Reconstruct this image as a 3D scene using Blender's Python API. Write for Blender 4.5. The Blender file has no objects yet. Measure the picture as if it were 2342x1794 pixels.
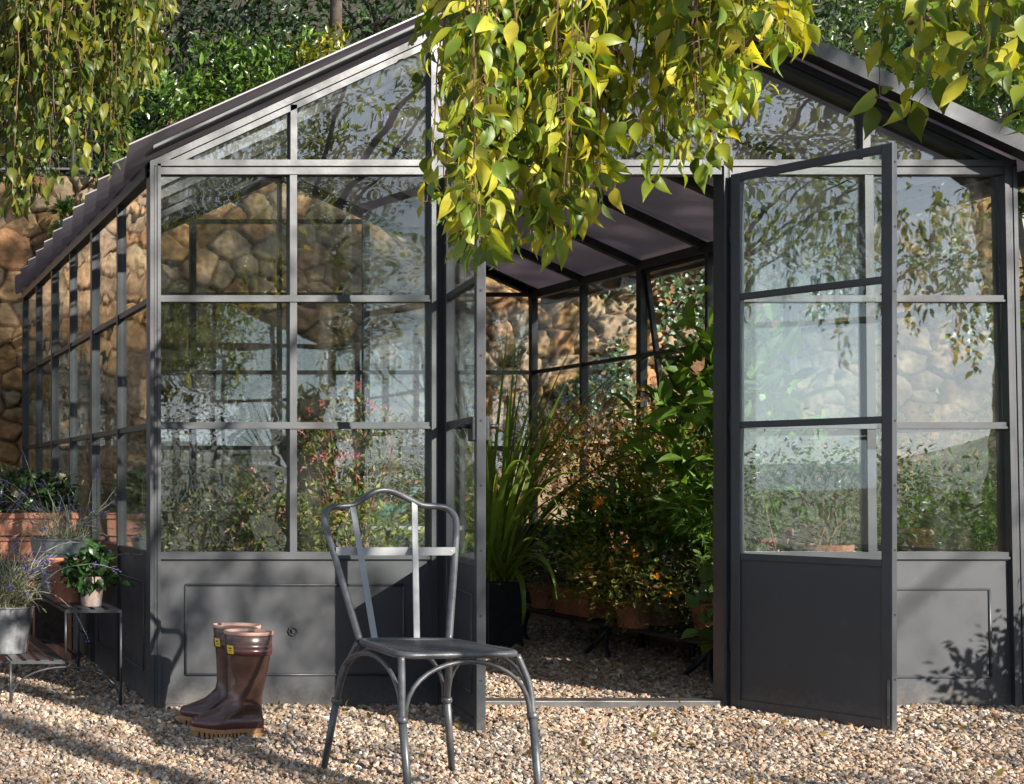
import bpy, math, random
import numpy as np
from mathutils import Vector, Matrix
random.seed(7)
RNG = np.random.default_rng(11)
SC = bpy.context.scene
COL = SC.collection
R = math.radians

# ------------------------------------------------------------------ camera
CAM_H = 0.93
cam = bpy.data.cameras.new('camera'); cam_o = bpy.data.objects.new('camera', cam); COL.objects.link(cam_o)
cam_o.location = (0, 0, CAM_H); cam_o.rotation_euler = (R(90), 0, 0)
cam.sensor_width = 36; cam.lens = 45.64
cam.shift_x = 0.6594; cam.shift_y = 0.0866
cam.clip_start = 0.05; cam.clip_end = 3000
SC.camera = cam_o
# ------------------------------------------------------------------ sky and sun
SUN = Vector((0.55, -1.0, 0.5)).normalized()
EL = math.asin(SUN.z); AZ = math.atan2(SUN.x, SUN.y)
world = bpy.data.worlds.new('World'); SC.world = world; world.use_nodes = True
wn = world.node_tree.nodes; sky = wn.new('ShaderNodeTexSky'); sky.sky_type = 'NISHITA'
sky.sun_disc = False; sky.sun_elevation = EL; sky.sun_rotation = AZ; sky.dust_density = 0.3; sky.ozone_density = 3.0
wl = world.node_tree.links
wtc = wn.new('ShaderNodeTexCoord'); wmp = wn.new('ShaderNodeMapping'); wmp.inputs['Scale'].default_value = (1, 1, 3.2)
wnz = wn.new('ShaderNodeTexNoise'); wnz.inputs['Scale'].default_value = 2.6; wnz.inputs['Detail'].default_value = 7; wnz.inputs['Roughness'].default_value = .58
wrp = wn.new('ShaderNodeMapRange'); wrp.inputs[1].default_value = .44; wrp.inputs[2].default_value = .68; wrp.inputs[3].default_value = 0; wrp.inputs[4].default_value = .75
wmx = wn.new('ShaderNodeMix'); wmx.data_type = 'RGBA'; wmx.inputs[7].default_value = (12.5, 13.6, 15.4, 1)
wl.new(wtc.outputs['Generated'], wmp.inputs[0]); wl.new(wmp.outputs[0], wnz.inputs['Vector']); wl.new(wnz.outputs[0], wrp.inputs[0])
wsx = wn.new('ShaderNodeSeparateXYZ'); wl.new(wtc.outputs['Generated'], wsx.inputs[0])
whz = wn.new('ShaderNodeMapRange'); whz.inputs[1].default_value = .0; whz.inputs[2].default_value = .28; whz.inputs[3].default_value = .72; whz.inputs[4].default_value = 0; wl.new(wsx.outputs[2], whz.inputs[0])
wl.new(wrp.outputs[0], wmx.inputs[0]); wl.new(sky.outputs[0], wmx.inputs[6]); wm2 = wn.new('ShaderNodeMix'); wm2.data_type = 'RGBA'; wm2.inputs[7].default_value = (17.5, 19.5, 22.5, 1); wl.new(whz.outputs[0], wm2.inputs[0]); wl.new(wmx.outputs[2], wm2.inputs[6]); wl.new(wm2.outputs[2], wn['Background'].inputs[0])
wn['Background'].inputs[1].default_value = 0.05
sl = bpy.data.lights.new('sun', 'SUN'); sl.energy = 5.0; sl.angle = R(0.53); sl.color = (1.0, 0.94, 0.86)
so = bpy.data.objects.new('sun', sl); COL.objects.link(so)
so.rotation_euler = (-SUN).to_track_quat('-Z', 'Y').to_euler()
SC.view_settings.view_transform = 'Standard'; SC.view_settings.look = 'None'
SC.view_settings.exposure = 1.22; SC.view_settings.gamma = 1.0
SC.render.engine = 'CYCLES'
cy = SC.cycles
cy.max_bounces = 8; cy.diffuse_bounces = 3; cy.glossy_bounces = 4; cy.transmission_bounces = 4
cy.transparent_max_bounces = 24; cy.caustics_reflective = False; cy.caustics_refractive = False
cy.sample_clamp_indirect = 6.0

# ------------------------------------------------------------------ object helpers
def tag(o, label=None, cat=None, group=None, kind=None):
    if label: o['label'] = label
    if cat: o['category'] = cat
    if group: o['group'] = group
    if kind: o['kind'] = kind
    return o

def empty(name, loc=(0, 0, 0), rz=0.0, **k):
    o = bpy.data.objects.new(name, None); COL.objects.link(o)
    o.location = loc; o.rotation_euler = (0, 0, rz); o.empty_display_size = 0.1
    return tag(o, **k)

class MB:
    """collects shapes and links them as one mesh object"""
    def __init__(s): s.v = []; s.f = []; s.c = []; s.n = 0
    def add(s, verts, faces, col=None):
        verts = np.asarray(verts, float).reshape(-1, 3)
        s.v.append(verts)
        s.f.append((np.asarray(faces, object) if False else faces, s.n))
        s.c.append(np.tile(np.array(col if col is not None else (.5, .5, .5)), (len(verts), 1)) if col is None or np.ndim(col) == 1 else np.asarray(col))
        s.n += len(verts); return s
    def box(s, x0, x1, y0, y1, z0, z1, col=None):
        v = [(x, y, z) for x in (x0, x1) for y in (y0, y1) for z in (z0, z1)]
        return s.add(v, [(0, 1, 3, 2), (4, 6, 7, 5), (0, 4, 5, 1), (2, 3, 7, 6), (0, 2, 6, 4), (1, 5, 7, 3)], col)
    def beam(s, a, b, w, h, up=(0, 0, 1), col=None):
        a = Vector(a); b = Vector(b); d = (b - a).normalized(); u = Vector(up)
        sd = d.cross(u)
        if sd.length < 1e-4: sd = d.cross(Vector((1, 0, 0)))
        sd.normalize(); u = sd.cross(d).normalized()
        v = []
        for p in (a, b):
            for i, j in ((-1, -1), (1, -1), (1, 1), (-1, 1)):
                v.append(tuple(p + sd * (i * w / 2) + u * (j * h / 2)))
        return s.add(v, [(3, 2, 1, 0), (4, 5, 6, 7), (0, 1, 5, 4), (1, 2, 6, 5), (2, 3, 7, 6), (3, 0, 4, 7)], col)
    def tube(s, pts, r, n=8, closed=False, cap=True, flat=1.0, col=None):
        pts = [Vector(p) for p in pts]; m = len(pts)
        rs = r if isinstance(r, (list, tuple, np.ndarray)) else [r] * m
        v = []; prev = None
        for i, p in enumerate(pts):
            if closed: t = (pts[(i + 1) % m] - pts[i - 1]).normalized()
            else: t = (pts[min(i + 1, m - 1)] - pts[max(i - 1, 0)]).normalized()
            if prev is None:
                q = Vector((0, 0, 1)) if abs(t.z) < .9 else Vector((1, 0, 0))
                a = t.cross(q).normalized()
            else:
                a = (prev - t * prev.dot(t)).normalized()
            prev = a; b = t.cross(a)
            for k in range(n):
                th = 2 * math.pi * k / n
                v.append(tuple(p + (a * math.cos(th) + b * math.sin(th) * flat) * rs[i]))
        f = []
        for i in range(m if closed else m - 1):
            j = (i + 1) % m
            for k in range(n):
                l = (k + 1) % n; f.append((i * n + k, i * n + l, j * n + l, j * n + k))
        if cap and not closed:
            f.append(tuple(range(n - 1, -1, -1))); f.append(tuple((m - 1) * n + k for k in range(n)))
        return s.add(v, f, col)
    def lathe(s, prof, c=(0, 0, 0), n=28, col=None, sx=1, sy=1):
        v = []; 
        for r, z in prof:
            for k in range(n):
                th = 2 * math.pi * k / n; v.append((c[0] + r * math.cos(th) * sx, c[1] + r * math.sin(th) * sy, c[2] + z))
        f = []
        for i in range(len(prof) - 1):
            for k in range(n):
                l = (k + 1) % n; f.append((i * n + k, i * n + l, (i + 1) * n + l, (i + 1) * n + k))
        if prof[0][0] > 1e-5: f.append(tuple(range(n - 1, -1, -1)))
        if prof[-1][0] > 1e-5: f.append(tuple((len(prof) - 1) * n + k for k in range(n)))
        return s.add(v, f, col)
    def inst(s, tv, tf, pos, rot, scl, cols):
        """copies of a template: pos (n,3), rot (n,3,3) columns, scl (n,) or (n,3), cols (n,3)"""
        tv = np.asarray(tv, float); n = len(pos)
        if n == 0: return s
        scl = np.asarray(scl, float)
        if scl.ndim == 1: scl = np.repeat(scl[:, None], 3, 1)
        v = np.einsum('nij,nkj->nki', rot, tv[None] * scl[:, None, :]) + np.asarray(pos)[:, None, :]
        k = len(tv)
        s.v.append(v.reshape(-1, 3)); s.c.append(np.repeat(np.asarray(cols), k, 0))
        s.f.append((('INST', tf, k, n), s.n)); s.n += n * k
        return s
    def build(s, name, mat, parent=None, smooth=False, warp=None, offset=None, bevel=0):
        v = np.concatenate(s.v); c = np.concatenate(s.c)
        if warp: v = warp(v)
        if offset is not None: v = v - np.array(offset)
        loops = []; tot = []
        for f, base in s.f:
            if isinstance(f, tuple) and len(f) and isinstance(f[0], str):
                if f[0] == 'GRID':
                    loops.append(f[1].reshape(-1) + base); tot.append(np.full(len(f[1]), 4)); continue
                _, tf, k, n = f
                off = np.arange(n) * k + base
                by = {}
                for fc in tf: by.setdefault(len(fc), []).append(fc)
                for L, fs in by.items():
                    a = np.array(fs)[None] + off[:, None, None]
                    loops.append(a.reshape(-1)); tot.append(np.full(n * len(fs), L))
            else:
                for fc in f:
                    loops.append(np.array(fc) + base); tot.append([len(fc)])
        loops = np.concatenate(loops).astype(np.int32); tot = np.concatenate(tot).astype(np.int32)
        me = bpy.data.meshes.new(name)
        me.vertices.add(len(v)); me.vertices.foreach_set('co', v.astype(np.float32).ravel())
        me.loops.add(len(loops)); me.loops.foreach_set('vertex_index', loops)
        me.polygons.add(len(tot)); st = np.concatenate([[0], np.cumsum(tot)[:-1]]).astype(np.int32)
        me.polygons.foreach_set('loop_start', st)
        me.polygons.foreach_set('use_smooth', np.full(len(tot), bool(smooth)))
        ca = me.color_attributes.new('Col', 'FLOAT_COLOR', 'POINT')
        ca.data.foreach_set('color', np.concatenate([c, np.ones((len(c), 1))], 1).astype(np.float32).ravel())
        me.update(calc_edges=True); me.validate()
        me.materials.append(mat)
        o = bpy.data.objects.new(name, me); COL.objects.link(o)
        if parent is not None: o.parent = parent
        if bevel:
            m = o.modifiers.new('edge', 'BEVEL'); m.width = bevel; m.segments = 2; m.limit_method = 'ANGLE'
        if smooth == 'auto':
            pass
        return o

# ------------------------------------------------------------------ materials
def newmat(name):
    m = bpy.data.materials.new(name); m.use_nodes = True
    nt = m.node_tree; nt.nodes.clear()
    out = nt.nodes.new('ShaderNodeOutputMaterial')
    return m, nt, out
def N(nt, typ, **k):
    n = nt.nodes.new(typ)
    for a, b in k.items(): setattr(n, a, b)
    return n
def noise(nt, scale, detail=4, rough=.55, vec=None, stretch=None):
    n = N(nt, 'ShaderNodeTexNoise'); n.inputs['Scale'].default_value = scale
    n.inputs['Detail'].default_value = detail; n.inputs['Roughness'].default_value = rough
    tc = N(nt, 'ShaderNodeTexCoord'); src = tc.outputs['Object']
    if stretch:
        mp = N(nt, 'ShaderNodeMapping'); mp.inputs['Scale'].default_value = stretch
        nt.links.new(src, mp.inputs[0]); src = mp.outputs[0]
    nt.links.new(src, n.inputs['Vector'])
    return n
def ramp(nt, src, stops):
    r = N(nt, 'ShaderNodeValToRGB'); e = r.color_ramp.elements
    while len(e) < len(stops): e.new(.5)
    for i, (p, c) in enumerate(stops): e[i].position = p; e[i].color = (*c, 1)
    nt.links.new(src, r.inputs[0]); return r
def surf(name, c1, c2, scale=8, rough=.6, metal=0.0, bump=.0, bscale=60, extra=None, spec=.5, attr=False, stretch=None, rr=None):
    m, nt, out = newmat(name); b = N(nt, 'ShaderNodeBsdfPrincipled')
    nz = noise(nt, scale, 6, .6, stretch=stretch)
    r = ramp(nt, nz.outputs[0], [(.35, c1), (.65, c2)]); col = r.outputs[0]
    if extra:
        c3, lo, hi, sc3 = extra
        n3 = noise(nt, sc3, 8, .65); r3 = ramp(nt, n3.outputs[0], [(lo, (0, 0, 0)), (hi, (1, 1, 1))])
        mx = N(nt, 'ShaderNodeMix', data_type='RGBA'); nt.links.new(r3.outputs[0], mx.inputs[0])
        nt.links.new(col, mx.inputs[6]); mx.inputs[7].default_value = (*c3, 1); col = mx.outputs[2]
    if attr:
        at = N(nt, 'ShaderNodeAttribute', attribute_name='Col')
        mx = N(nt, 'ShaderNodeMix', data_type='RGBA', blend_type='MULTIPLY'); mx.inputs[0].default_value = 1
        nt.links.new(col, mx.inputs[6]); nt.links.new(at.outputs[0], mx.inputs[7]); col = mx.outputs[2]
    nt.links.new(col, b.inputs['Base Color'])
    b.inputs['Roughness'].default_value = rough; b.inputs['Metallic'].default_value = metal
    b.inputs['Specular IOR Level'].default_value = spec
    if rr:
        nr = noise(nt, rr[2], 5); mr = N(nt, 'ShaderNodeMapRange'); mr.inputs[3].default_value = rr[0]; mr.inputs[4].default_value = rr[1]
        mr.inputs[1].default_value = .3; mr.inputs[2].default_value = .7
        nt.links.new(nr.outputs[0], mr.inputs[0]); nt.links.new(mr.outputs[0], b.inputs['Roughness'])
    if bump:
        nb = noise(nt, bscale, 6, .6); bp = N(nt, 'ShaderNodeBump'); bp.inputs['Strength'].default_value = bump
        bp.inputs['Distance'].default_value = .01
        nt.links.new(nb.outputs[0], bp.inputs['Height']); nt.links.new(bp.outputs[0], b.inputs['Normal'])
    nt.links.new(b.outputs[0], out.inputs[0]); return m
def leafmat(name, trans=.4, rough=.42, spec=.4, tint=(1.25, 1.2, .5)):
    m, nt, out = newmat(name); b = N(nt, 'ShaderNodeBsdfPrincipled')
    at = N(nt, 'ShaderNodeAttribute', attribute_name='Col')
    nz = noise(nt, 28, 3); r = ramp(nt, nz.outputs[0], [(.3, (.72, .78, .7)), (.7, (1.15, 1.1, 1.0))])
    mx = N(nt, 'ShaderNodeMix', data_type='RGBA', blend_type='MULTIPLY'); mx.inputs[0].default_value = 1
    nt.links.new(at.outputs[0], mx.inputs[6]); nt.links.new(r.outputs[0], mx.inputs[7])
    nt.links.new(mx.outputs[2], b.inputs['Base Color']); b.inputs['Roughness'].default_value = rough
    b.inputs['Specular IOR Level'].default_value = spec
    tr = N(nt, 'ShaderNodeBsdfTranslucent')
    m2 = N(nt, 'ShaderNodeMix', data_type='RGBA', blend_type='MULTIPLY'); m2.inputs[0].default_value = 1
    nt.links.new(mx.outputs[2], m2.inputs[6]); m2.inputs[7].default_value = (*tint, 1)
    nt.links.new(m2.outputs[2], tr.inputs[0])
    ms = N(nt, 'ShaderNodeMixShader'); ms.inputs[0].default_value = trans
    nt.links.new(b.outputs[0], ms.inputs[1]); nt.links.new(tr.outputs[0], ms.inputs[2])
    nt.links.new(ms.outputs[0], out.inputs[0]); return m
def glassmat(name, wave=.02, wscale=3.0, f0=.06, dust=.03, tint=(.93, .96, .95)):
    """thin sheet: Schlick mix of clear transmission and a wavy mirror, plus a film of dust"""
    m, nt, out = newmat(name); L = nt.links
    ge = N(nt, 'ShaderNodeNewGeometry'); dt = N(nt, 'ShaderNodeVectorMath', operation='DOT_PRODUCT')
    L.new(ge.outputs['Incoming'], dt.inputs[0]); L.new(ge.outputs['Normal'], dt.inputs[1])
    ab = N(nt, 'ShaderNodeMath', operation='ABSOLUTE'); L.new(dt.outputs['Value'], ab.inputs[0])
    om = N(nt, 'ShaderNodeMath', operation='SUBTRACT'); om.inputs[0].default_value = 1; L.new(ab.outputs[0], om.inputs[1])
    pw = N(nt, 'ShaderNodeMath', operation='POWER'); L.new(om.outputs[0], pw.inputs[0]); pw.inputs[1].default_value = 4.2
    fr = N(nt, 'ShaderNodeMath', operation='MULTIPLY_ADD'); L.new(pw.outputs[0], fr.inputs[0])
    fr.inputs[1].default_value = 1 - f0; fr.inputs[2].default_value = f0
    tr = N(nt, 'ShaderNodeBsdfTransparent'); tr.inputs[0].default_value = (*tint, 1)
    gl = N(nt, 'ShaderNodeBsdfGlossy'); gl.inputs['Roughness'].default_value = 0.0; gl.inputs[0].default_value = (1, 1, 1, 1)
    nb = noise(nt, wscale, 1.5, .4, stretch=(.5, 1, 1.8))
    bp = N(nt, 'ShaderNodeBump'); bp.inputs['Strength'].default_value = 1.0; bp.inputs['Distance'].default_value = wave
    L.new(nb.outputs[0], bp.inputs['Height']); L.new(bp.outputs[0], gl.inputs['Normal'])
    ms = N(nt, 'ShaderNodeMixShader'); L.new(fr.outputs[0], ms.inputs[0]); L.new(tr.outputs[0], ms.inputs[1]); L.new(gl.outputs[0], ms.inputs[2])
    df = N(nt, 'ShaderNodeBsdfDiffuse'); df.inputs[0].default_value = (.8, .78, .74, 1)
    nd = noise(nt, 5, 6, .7, stretch=(1, 1, .4)); mr = N(nt, 'ShaderNodeMapRange')
    mr.inputs[1].default_value = .48; mr.inputs[2].default_value = .74; mr.inputs[3].default_value = dust * .5; mr.inputs[4].default_value = dust * 5
    L.new(nd.outputs[0], mr.inputs[0])
    m2 = N(nt, 'ShaderNodeMixShader'); L.new(mr.outputs[0], m2.inputs[0]); L.new(ms.outputs[0], m2.inputs[1]); L.new(df.outputs[0], m2.inputs[2])
    L.new(m2.outputs[0], out.inputs[0]); return m

M = {}
M['paint'] = surf('grey_paint', (.034, .037, .041), (.044, .047, .052), 5, .42, 0, .04, 90, rr=(.34, .55, 9))
M['bpaint'] = surf('panel_paint', (.037, .039, .043), (.046, .048, .053), 3, .5, 0, .03, 120, rr=(.42, .62, 6), extra=((.066, .066, .067), .6, .8, 14))
def splash(m, h=.16):
    nt = m.node_tree; b = next(n for n in nt.nodes if n.type == 'BSDF_PRINCIPLED'); src = b.inputs['Base Color'].links[0].from_socket
    tc = N(nt, 'ShaderNodeTexCoord'); sx = N(nt, 'ShaderNodeSeparateXYZ'); nt.links.new(tc.outputs['Object'], sx.inputs[0])
    mr = N(nt, 'ShaderNodeMapRange'); mr.inputs[1].default_value = 0; mr.inputs[2].default_value = h; mr.inputs[3].default_value = .62; mr.inputs[4].default_value = .0; nt.links.new(sx.outputs[2], mr.inputs[0])
    nz = noise(nt, 55, 7, .75); ad = N(nt, 'ShaderNodeMath', operation='ADD'); nt.links.new(mr.outputs[0], ad.inputs[0]); nt.links.new(nz.outputs[0], ad.inputs[1])
    m2 = N(nt, 'ShaderNodeMapRange'); m2.inputs[1].default_value = .72; m2.inputs[2].default_value = 1.15; m2.inputs[3].default_value = 0; m2.inputs[4].default_value = .45; nt.links.new(ad.outputs[0], m2.inputs[0])
    mx = N(nt, 'ShaderNodeMix', data_type='RGBA'); nt.links.new(m2.outputs[0], mx.inputs[0]); nt.links.new(src, mx.inputs[6]); mx.inputs[7].default_value = (.17, .14, .11, 1)
    nt.links.new(mx.outputs[2], b.inputs['Base Color'])
splash(M['bpaint']); splash(M['paint'], .12)
M['seam'] = surf('dark_seam', (.01, .01, .01), (.014, .014, .014), 8, .7)
M['iron'] = surf('iron_and_shaded_paint', (.018, .019, .022), (.03, .03, .034), 20, .45, .3, .1, 90)  # ironwork; also inner frame members, their grey paint darkened as if in shadow
M['stand'] = surf('stand_iron', (.05, .052, .055), (.08, .082, .085), 20, .4, .35, .08, 90)
M['chair'] = surf('chair_metal', (.085, .088, .092), (.125, .128, .132), 25, .42, .4, .05, 150, extra=((.06, .062, .065), .55, .75, 40), rr=(.3, .5, 30))
M['strap'] = surf('brushed_flat_bar', (.26, .265, .27), (.34, .345, .35), 12, .45, .2, .05, 120)
M['roof'] = None
M['galv'] = surf('galvanised_zinc', (.17, .175, .18), (.29, .295, .30), 30, .5, .55, .12, 60, extra=((.5, .49, .46), .66, .74, 9), rr=(.4, .65, 20))
M['terra'] = surf('terracotta', (.36, .13, .075), (.47, .19, .115), 9, .85, 0, .2, 60, extra=((.62, .5, .42), .6, .8, 7))
M['lime'] = surf('limewashed_terracotta', (.42, .36, .31), (.42, .22, .15), 14, .9, 0, .3, 60, extra=((.52, .48, .43), .48, .6, 16))
M['soil'] = surf('potting_soil', (.02, .014, .01), (.05, .035, .025), 40, .95, 0, .6, 90)
M['stone'] = surf('dry_stone', (.62, .60, .57), (1.22, 1.18, 1.12), 9, .92, 0, 1.0, 24, attr=True, spec=.2, extra=((.62, .58, .5), .58, .72, 30))
M['pebble'] = surf('pebbles', (.82, .8, .78), (1.12, 1.1, 1.08), 160, .75, 0, .0, 60, attr=True, spec=.3)
M['bark'] = surf('bark', (.035, .026, .02), (.09, .07, .055), 14, .9, 0, .8, 30, stretch=(1, 1, .3))
M['palebark'] = surf('pale_bark', (.2, .18, .155), (.36, .33, .29), 9, .85, 0, .6, 25, stretch=(1, 1, .4))
M['twig'] = surf('twig', (.13, .07, .035), (.2, .12, .06), 20, .8)
M['stem'] = surf('green_stem', (.09, .10, .04), (.15, .15, .07), 20, .7)
M['greystem'] = surf('grey_stem', (.3, .29, .2), (.42, .4, .3), 20, .7)
M['leaf'] = leafmat('leaf', .46)
M['leafdark'] = leafmat('evergreen_leaf', .22, .34, .5)
M['petal'] = leafmat('petal', .35, .6, .2, (1, 1, 1))
M['berry'] = surf('berry', (.05, .012, .02), (.11, .03, .03), 30, .4)
M['rubber'] = surf('brown_rubber', (.048, .024, .018), (.075, .036, .027), 7, .27, 0, .03, 12, spec=.6, extra=((.115, .062, .048), .5, .75, 9))
M['rubberdark'] = surf('dark_brown_rubber', (.07, .024, .024), (.095, .034, .032), 9, .28, 0, .04, 20, spec=.65)
M['rubberrim'] = surf('pale_rubber_rim', (.42, .24, .18), (.5, .3, .23), 14, .5)
M['gum'] = surf('gum_rubber', (.29, .145, .055), (.36, .185, .075), 14, .55, 0, .1, 60)
M['yellow'] = surf('yellow_patch', (.75, .52, .02), (.8, .57, .03), 20, .5)
M['black'] = surf('black_print', (.02, .02, .02), (.03, .03, .03), 20, .6)
M['teal'] = surf('teal_enamel', (.05, .15, .13), (.08, .2, .17), 14, .4)
M['lining'] = surf('boot_lining', (.1, .06, .045), (.14, .08, .06), 30, .9)
M['wood'] = surf('weathered_kerb', (.2, .13, .07), (.3, .2, .12), 14, .85, 0, .5, 30, stretch=(1, .2, 1))
M['earth'] = surf('earth', (.02, .015, .01), (.045, .034, .022), 3, .95, 0, .8, 8, extra=((.02, .03, .01), .45, .6, 2))
M['glass'] = glassmat('clear_glass', .0016, 2.2, .105, .006)
M['doorglass'] = glassmat('door_glass', .0016, 2.2, .045, .008)
M['wavy'] = glassmat('wavy_old_glass', .0075, 2.4, .06, .005)
M['sideglass'] = glassmat('side_glass', .006, 2.6, .04, .006)

def roofmat():
    m, nt, out = newmat('roof_sheet'); b = N(nt, 'ShaderNodeBsdfPrincipled')
    nz = noise(nt, 3, 5); r = ramp(nt, nz.outputs[0], [(.3, (.34, .31, .325)), (.7, (.42, .39, .40))])
    nt.links.new(r.outputs[0], b.inputs['Base Color']); b.inputs['Roughness'].default_value = .35
    tr = N(nt, 'ShaderNodeBsdfTranslucent'); tr.inputs[0].default_value = (.66, .58, .62, 1)
    ms = N(nt, 'ShaderNodeMixShader'); ms.inputs[0].default_value = .4
    nt.links.new(b.outputs[0], ms.inputs[1]); nt.links.new(tr.outputs[0], ms.inputs[2]); nt.links.new(ms.outputs[0], out.inputs[0])
    return m
M['roof'] = roofmat()

# ------------------------------------------------------------------ measures taken from the photograph (facade 5.3 m away)
D0 = 5.3; F = 2780.0
def X(px, d=D0): return (px + 350) * d / F
def Z(py, d=D0): return CAM_H - (py - 1030) * d / F

# ------------------------------------------------------------------ foliage helpers
LEAF_V = [(0, 0, 0), (0, .2, .0), (0, .45, .01), (0, .75, -.03), (0, 1, -.14),
          (-.2, .18, .05), (-.25, .45, .08), (-.13, .76, .02), (.2, .18, .05), (.25, .45, .08), (.13, .76, .02)]
LEAF_F = [(0, 1, 5), (1, 2, 6, 5), (2, 3, 7, 6), (3, 4, 7), (0, 8, 1), (1, 8, 9, 2), (2, 9, 10, 3), (3, 10, 4)]
def leaf_template(rows, bend=.16, fold=.22):
    V, Fc = [], []; n = len(rows)
    for i, (y, w) in enumerate(rows):
        zc = .05 * math.sin(y * 3) - bend * y ** 2.4; V.append((.015 * math.sin(y * 5), y, zc))
        if 0 < i < n - 1: V += [(-w, y + .02, zc + fold * w + .012 * math.sin(9 * y)), (w, y + .02, zc + fold * w - .012 * math.sin(8 * y))]
    ix = lambda i: 0 if i == 0 else (3 * i - 2)
    for i in range(n - 1):
        a, b = ix(i), ix(i + 1)
        if i == 0: Fc += [(a, b, b + 1), (a, b + 2, b)]
        elif i == n - 2: Fc += [(a, b, a + 1), (a, a + 2, b)]
        else: Fc += [(a, b, b + 1, a + 1), (a, a + 2, b + 2, b)]
    return V, Fc
FINE_V, FINE_F = leaf_template([(0, 0), (.06, .06), (.17, .14), (.32, .20), (.46, .205), (.62, .165), (.76, .10), (.88, .04), (1.06, 0)])
FINE2_V, FINE2_F = leaf_template([(0, 0), (.05, .075), (.15, .165), (.29, .22), (.44, .22), (.60, .175), (.75, .10), (.86, .045), (1.0, 0)], .34, .42)
SM_V = [(0, 0, 0), (-.22, .45, .06), (0, 1, -.05), (.22, .45, .06), (0, .5, 0)]
SM_F = [(0, 4, 1), (1, 4, 2), (0, 3, 4), (3, 2, 4)]
def unit(a): return a / np.maximum(np.linalg.norm(a, axis=-1, keepdims=True), 1e-9)
def frames(ax, nm):
    ax = unit(ax); sd = unit(np.cross(ax, nm)); n2 = np.cross(sd, ax)
    return np.stack([sd, ax, n2], axis=2)
def pick(pal, n, rng, var=.25):
    pal = np.array(pal); w = rng.random(n) * (len(pal) - 1); i = w.astype(int); t = (w - i)[:, None]
    c = pal[i] * (1 - t) + pal[np.minimum(i + 1, len(pal) - 1)] * t
    return c * (1 + var * rng.normal(size=(n, 1))).clip(.35, 1.8)
def clumps(center, radii, n, per, rng, spread=.22, shell=.55):
    k = max(3, int(n / per)); u = unit(rng.normal(size=(k, 3))) * (rng.random((k, 1)) ** (1 / 3) * (1 - shell) + shell * rng.random((k, 1)) ** .25)
    cc = u * np.array(radii)
    idx = rng.integers(0, k, n)
    p = cc[idx] + rng.normal(size=(n, 3)) * np.array(radii) * spread
    return p + np.array(center), cc + np.array(center), idx
def leaves(mb, pos, size, pal, rng, down=.3, big=False, out=None, var=.25, width=1.0):
    n = len(pos); ax = rng.normal(size=(n, 3)) * .7
    if out is not None: ax += unit(pos - np.array(out)) * .8
    ax[:, 2] -= down
    nm = rng.normal(size=(n, 3)) * .6 + np.array([0, -.2, .9])
    s = size * (.65 + .6 * rng.random(n)); sc = np.stack([s * width, s, s], 1)
    mb.inst(LEAF_V if big else SM_V, LEAF_F if big else SM_F, pos, frames(ax, nm), sc, pick(pal, n, rng, var))

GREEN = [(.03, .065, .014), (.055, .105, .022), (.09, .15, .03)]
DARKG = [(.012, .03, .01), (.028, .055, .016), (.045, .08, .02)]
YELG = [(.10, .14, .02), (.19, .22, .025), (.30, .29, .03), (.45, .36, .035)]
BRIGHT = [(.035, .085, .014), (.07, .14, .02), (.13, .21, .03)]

def shrub(name, label, cat, base, c, rad, n, size, pal, seed, mat='leaf', per=26, stems=9, big=False, down=.1, flowers=None, group=None,
          pot=None, stemmat='twig', spread=.22, width=1.0, stemr=.006, parent=None, foliage='foliage'):
    rng = np.random.default_rng(seed)
    t = parent or empty(name, base, label=label, cat=cat, group=group)
    off = base
    p, cc, _ = clumps(c, rad, n, per, rng, spread)
    p[:, 2] = np.maximum(p[:, 2], base[2] + .03)
    f = MB(); leaves(f, p, size, pal, rng, down, big, out=(c[0], c[1], c[2] - rad[2]), width=width)
    f.build(foliage, M[mat], t, offset=off)
    s = MB(); b = Vector(base) + Vector((0, 0, pot[2] * .85 if pot else 0))
    for k in range(min(stems, len(cc))):
        e = Vector(cc[k]); mid = b.lerp(e, .5) + Vector(rng.normal(size=3) * .04)
        st = b + Vector((rng.normal() * .02, rng.normal() * .02, 0))
        s.tube([st, st.lerp(mid, .5) + Vector((0, 0, .02)), mid, e], [stemr, stemr * .8, stemr * .6, stemr * .3], 5)
    s.build('stem', M[stemmat], t, offset=off)
    if flowers:
        cols, nf, fs = flowers
        fm = MB(); i = rng.integers(0, len(p), nf); fp = p[i] + unit(p[i] - np.array(c)) * .03 + np.array([0, -.01, .02])
        for q in fp:
            m = 9; pos = q + rng.normal(size=(m, 3)) * fs * .3
            ax = rng.normal(size=(m, 3)); nm = rng.normal(size=(m, 3)) + np.array([0, -1, .4])
            fm.inst(SM_V, SM_F, pos, frames(ax, nm), np.full(m, fs) * np.array([1.]), pick(cols, m, rng, .12))
        fm.build('flowers', M['petal'], t, offset=off)
    if pot:
        pmat, pr, ph = pot
        q = MB(); q.lathe([(pr * .72, 0), (pr * .95, ph * .84), (pr * 1.06, ph * .84), (pr * 1.06, ph), (pr * .94, ph), (pr * .9, ph * .88), (0, ph * .88)])
        q.build('pot', M[pmat], t, smooth=False)
    return t

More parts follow.
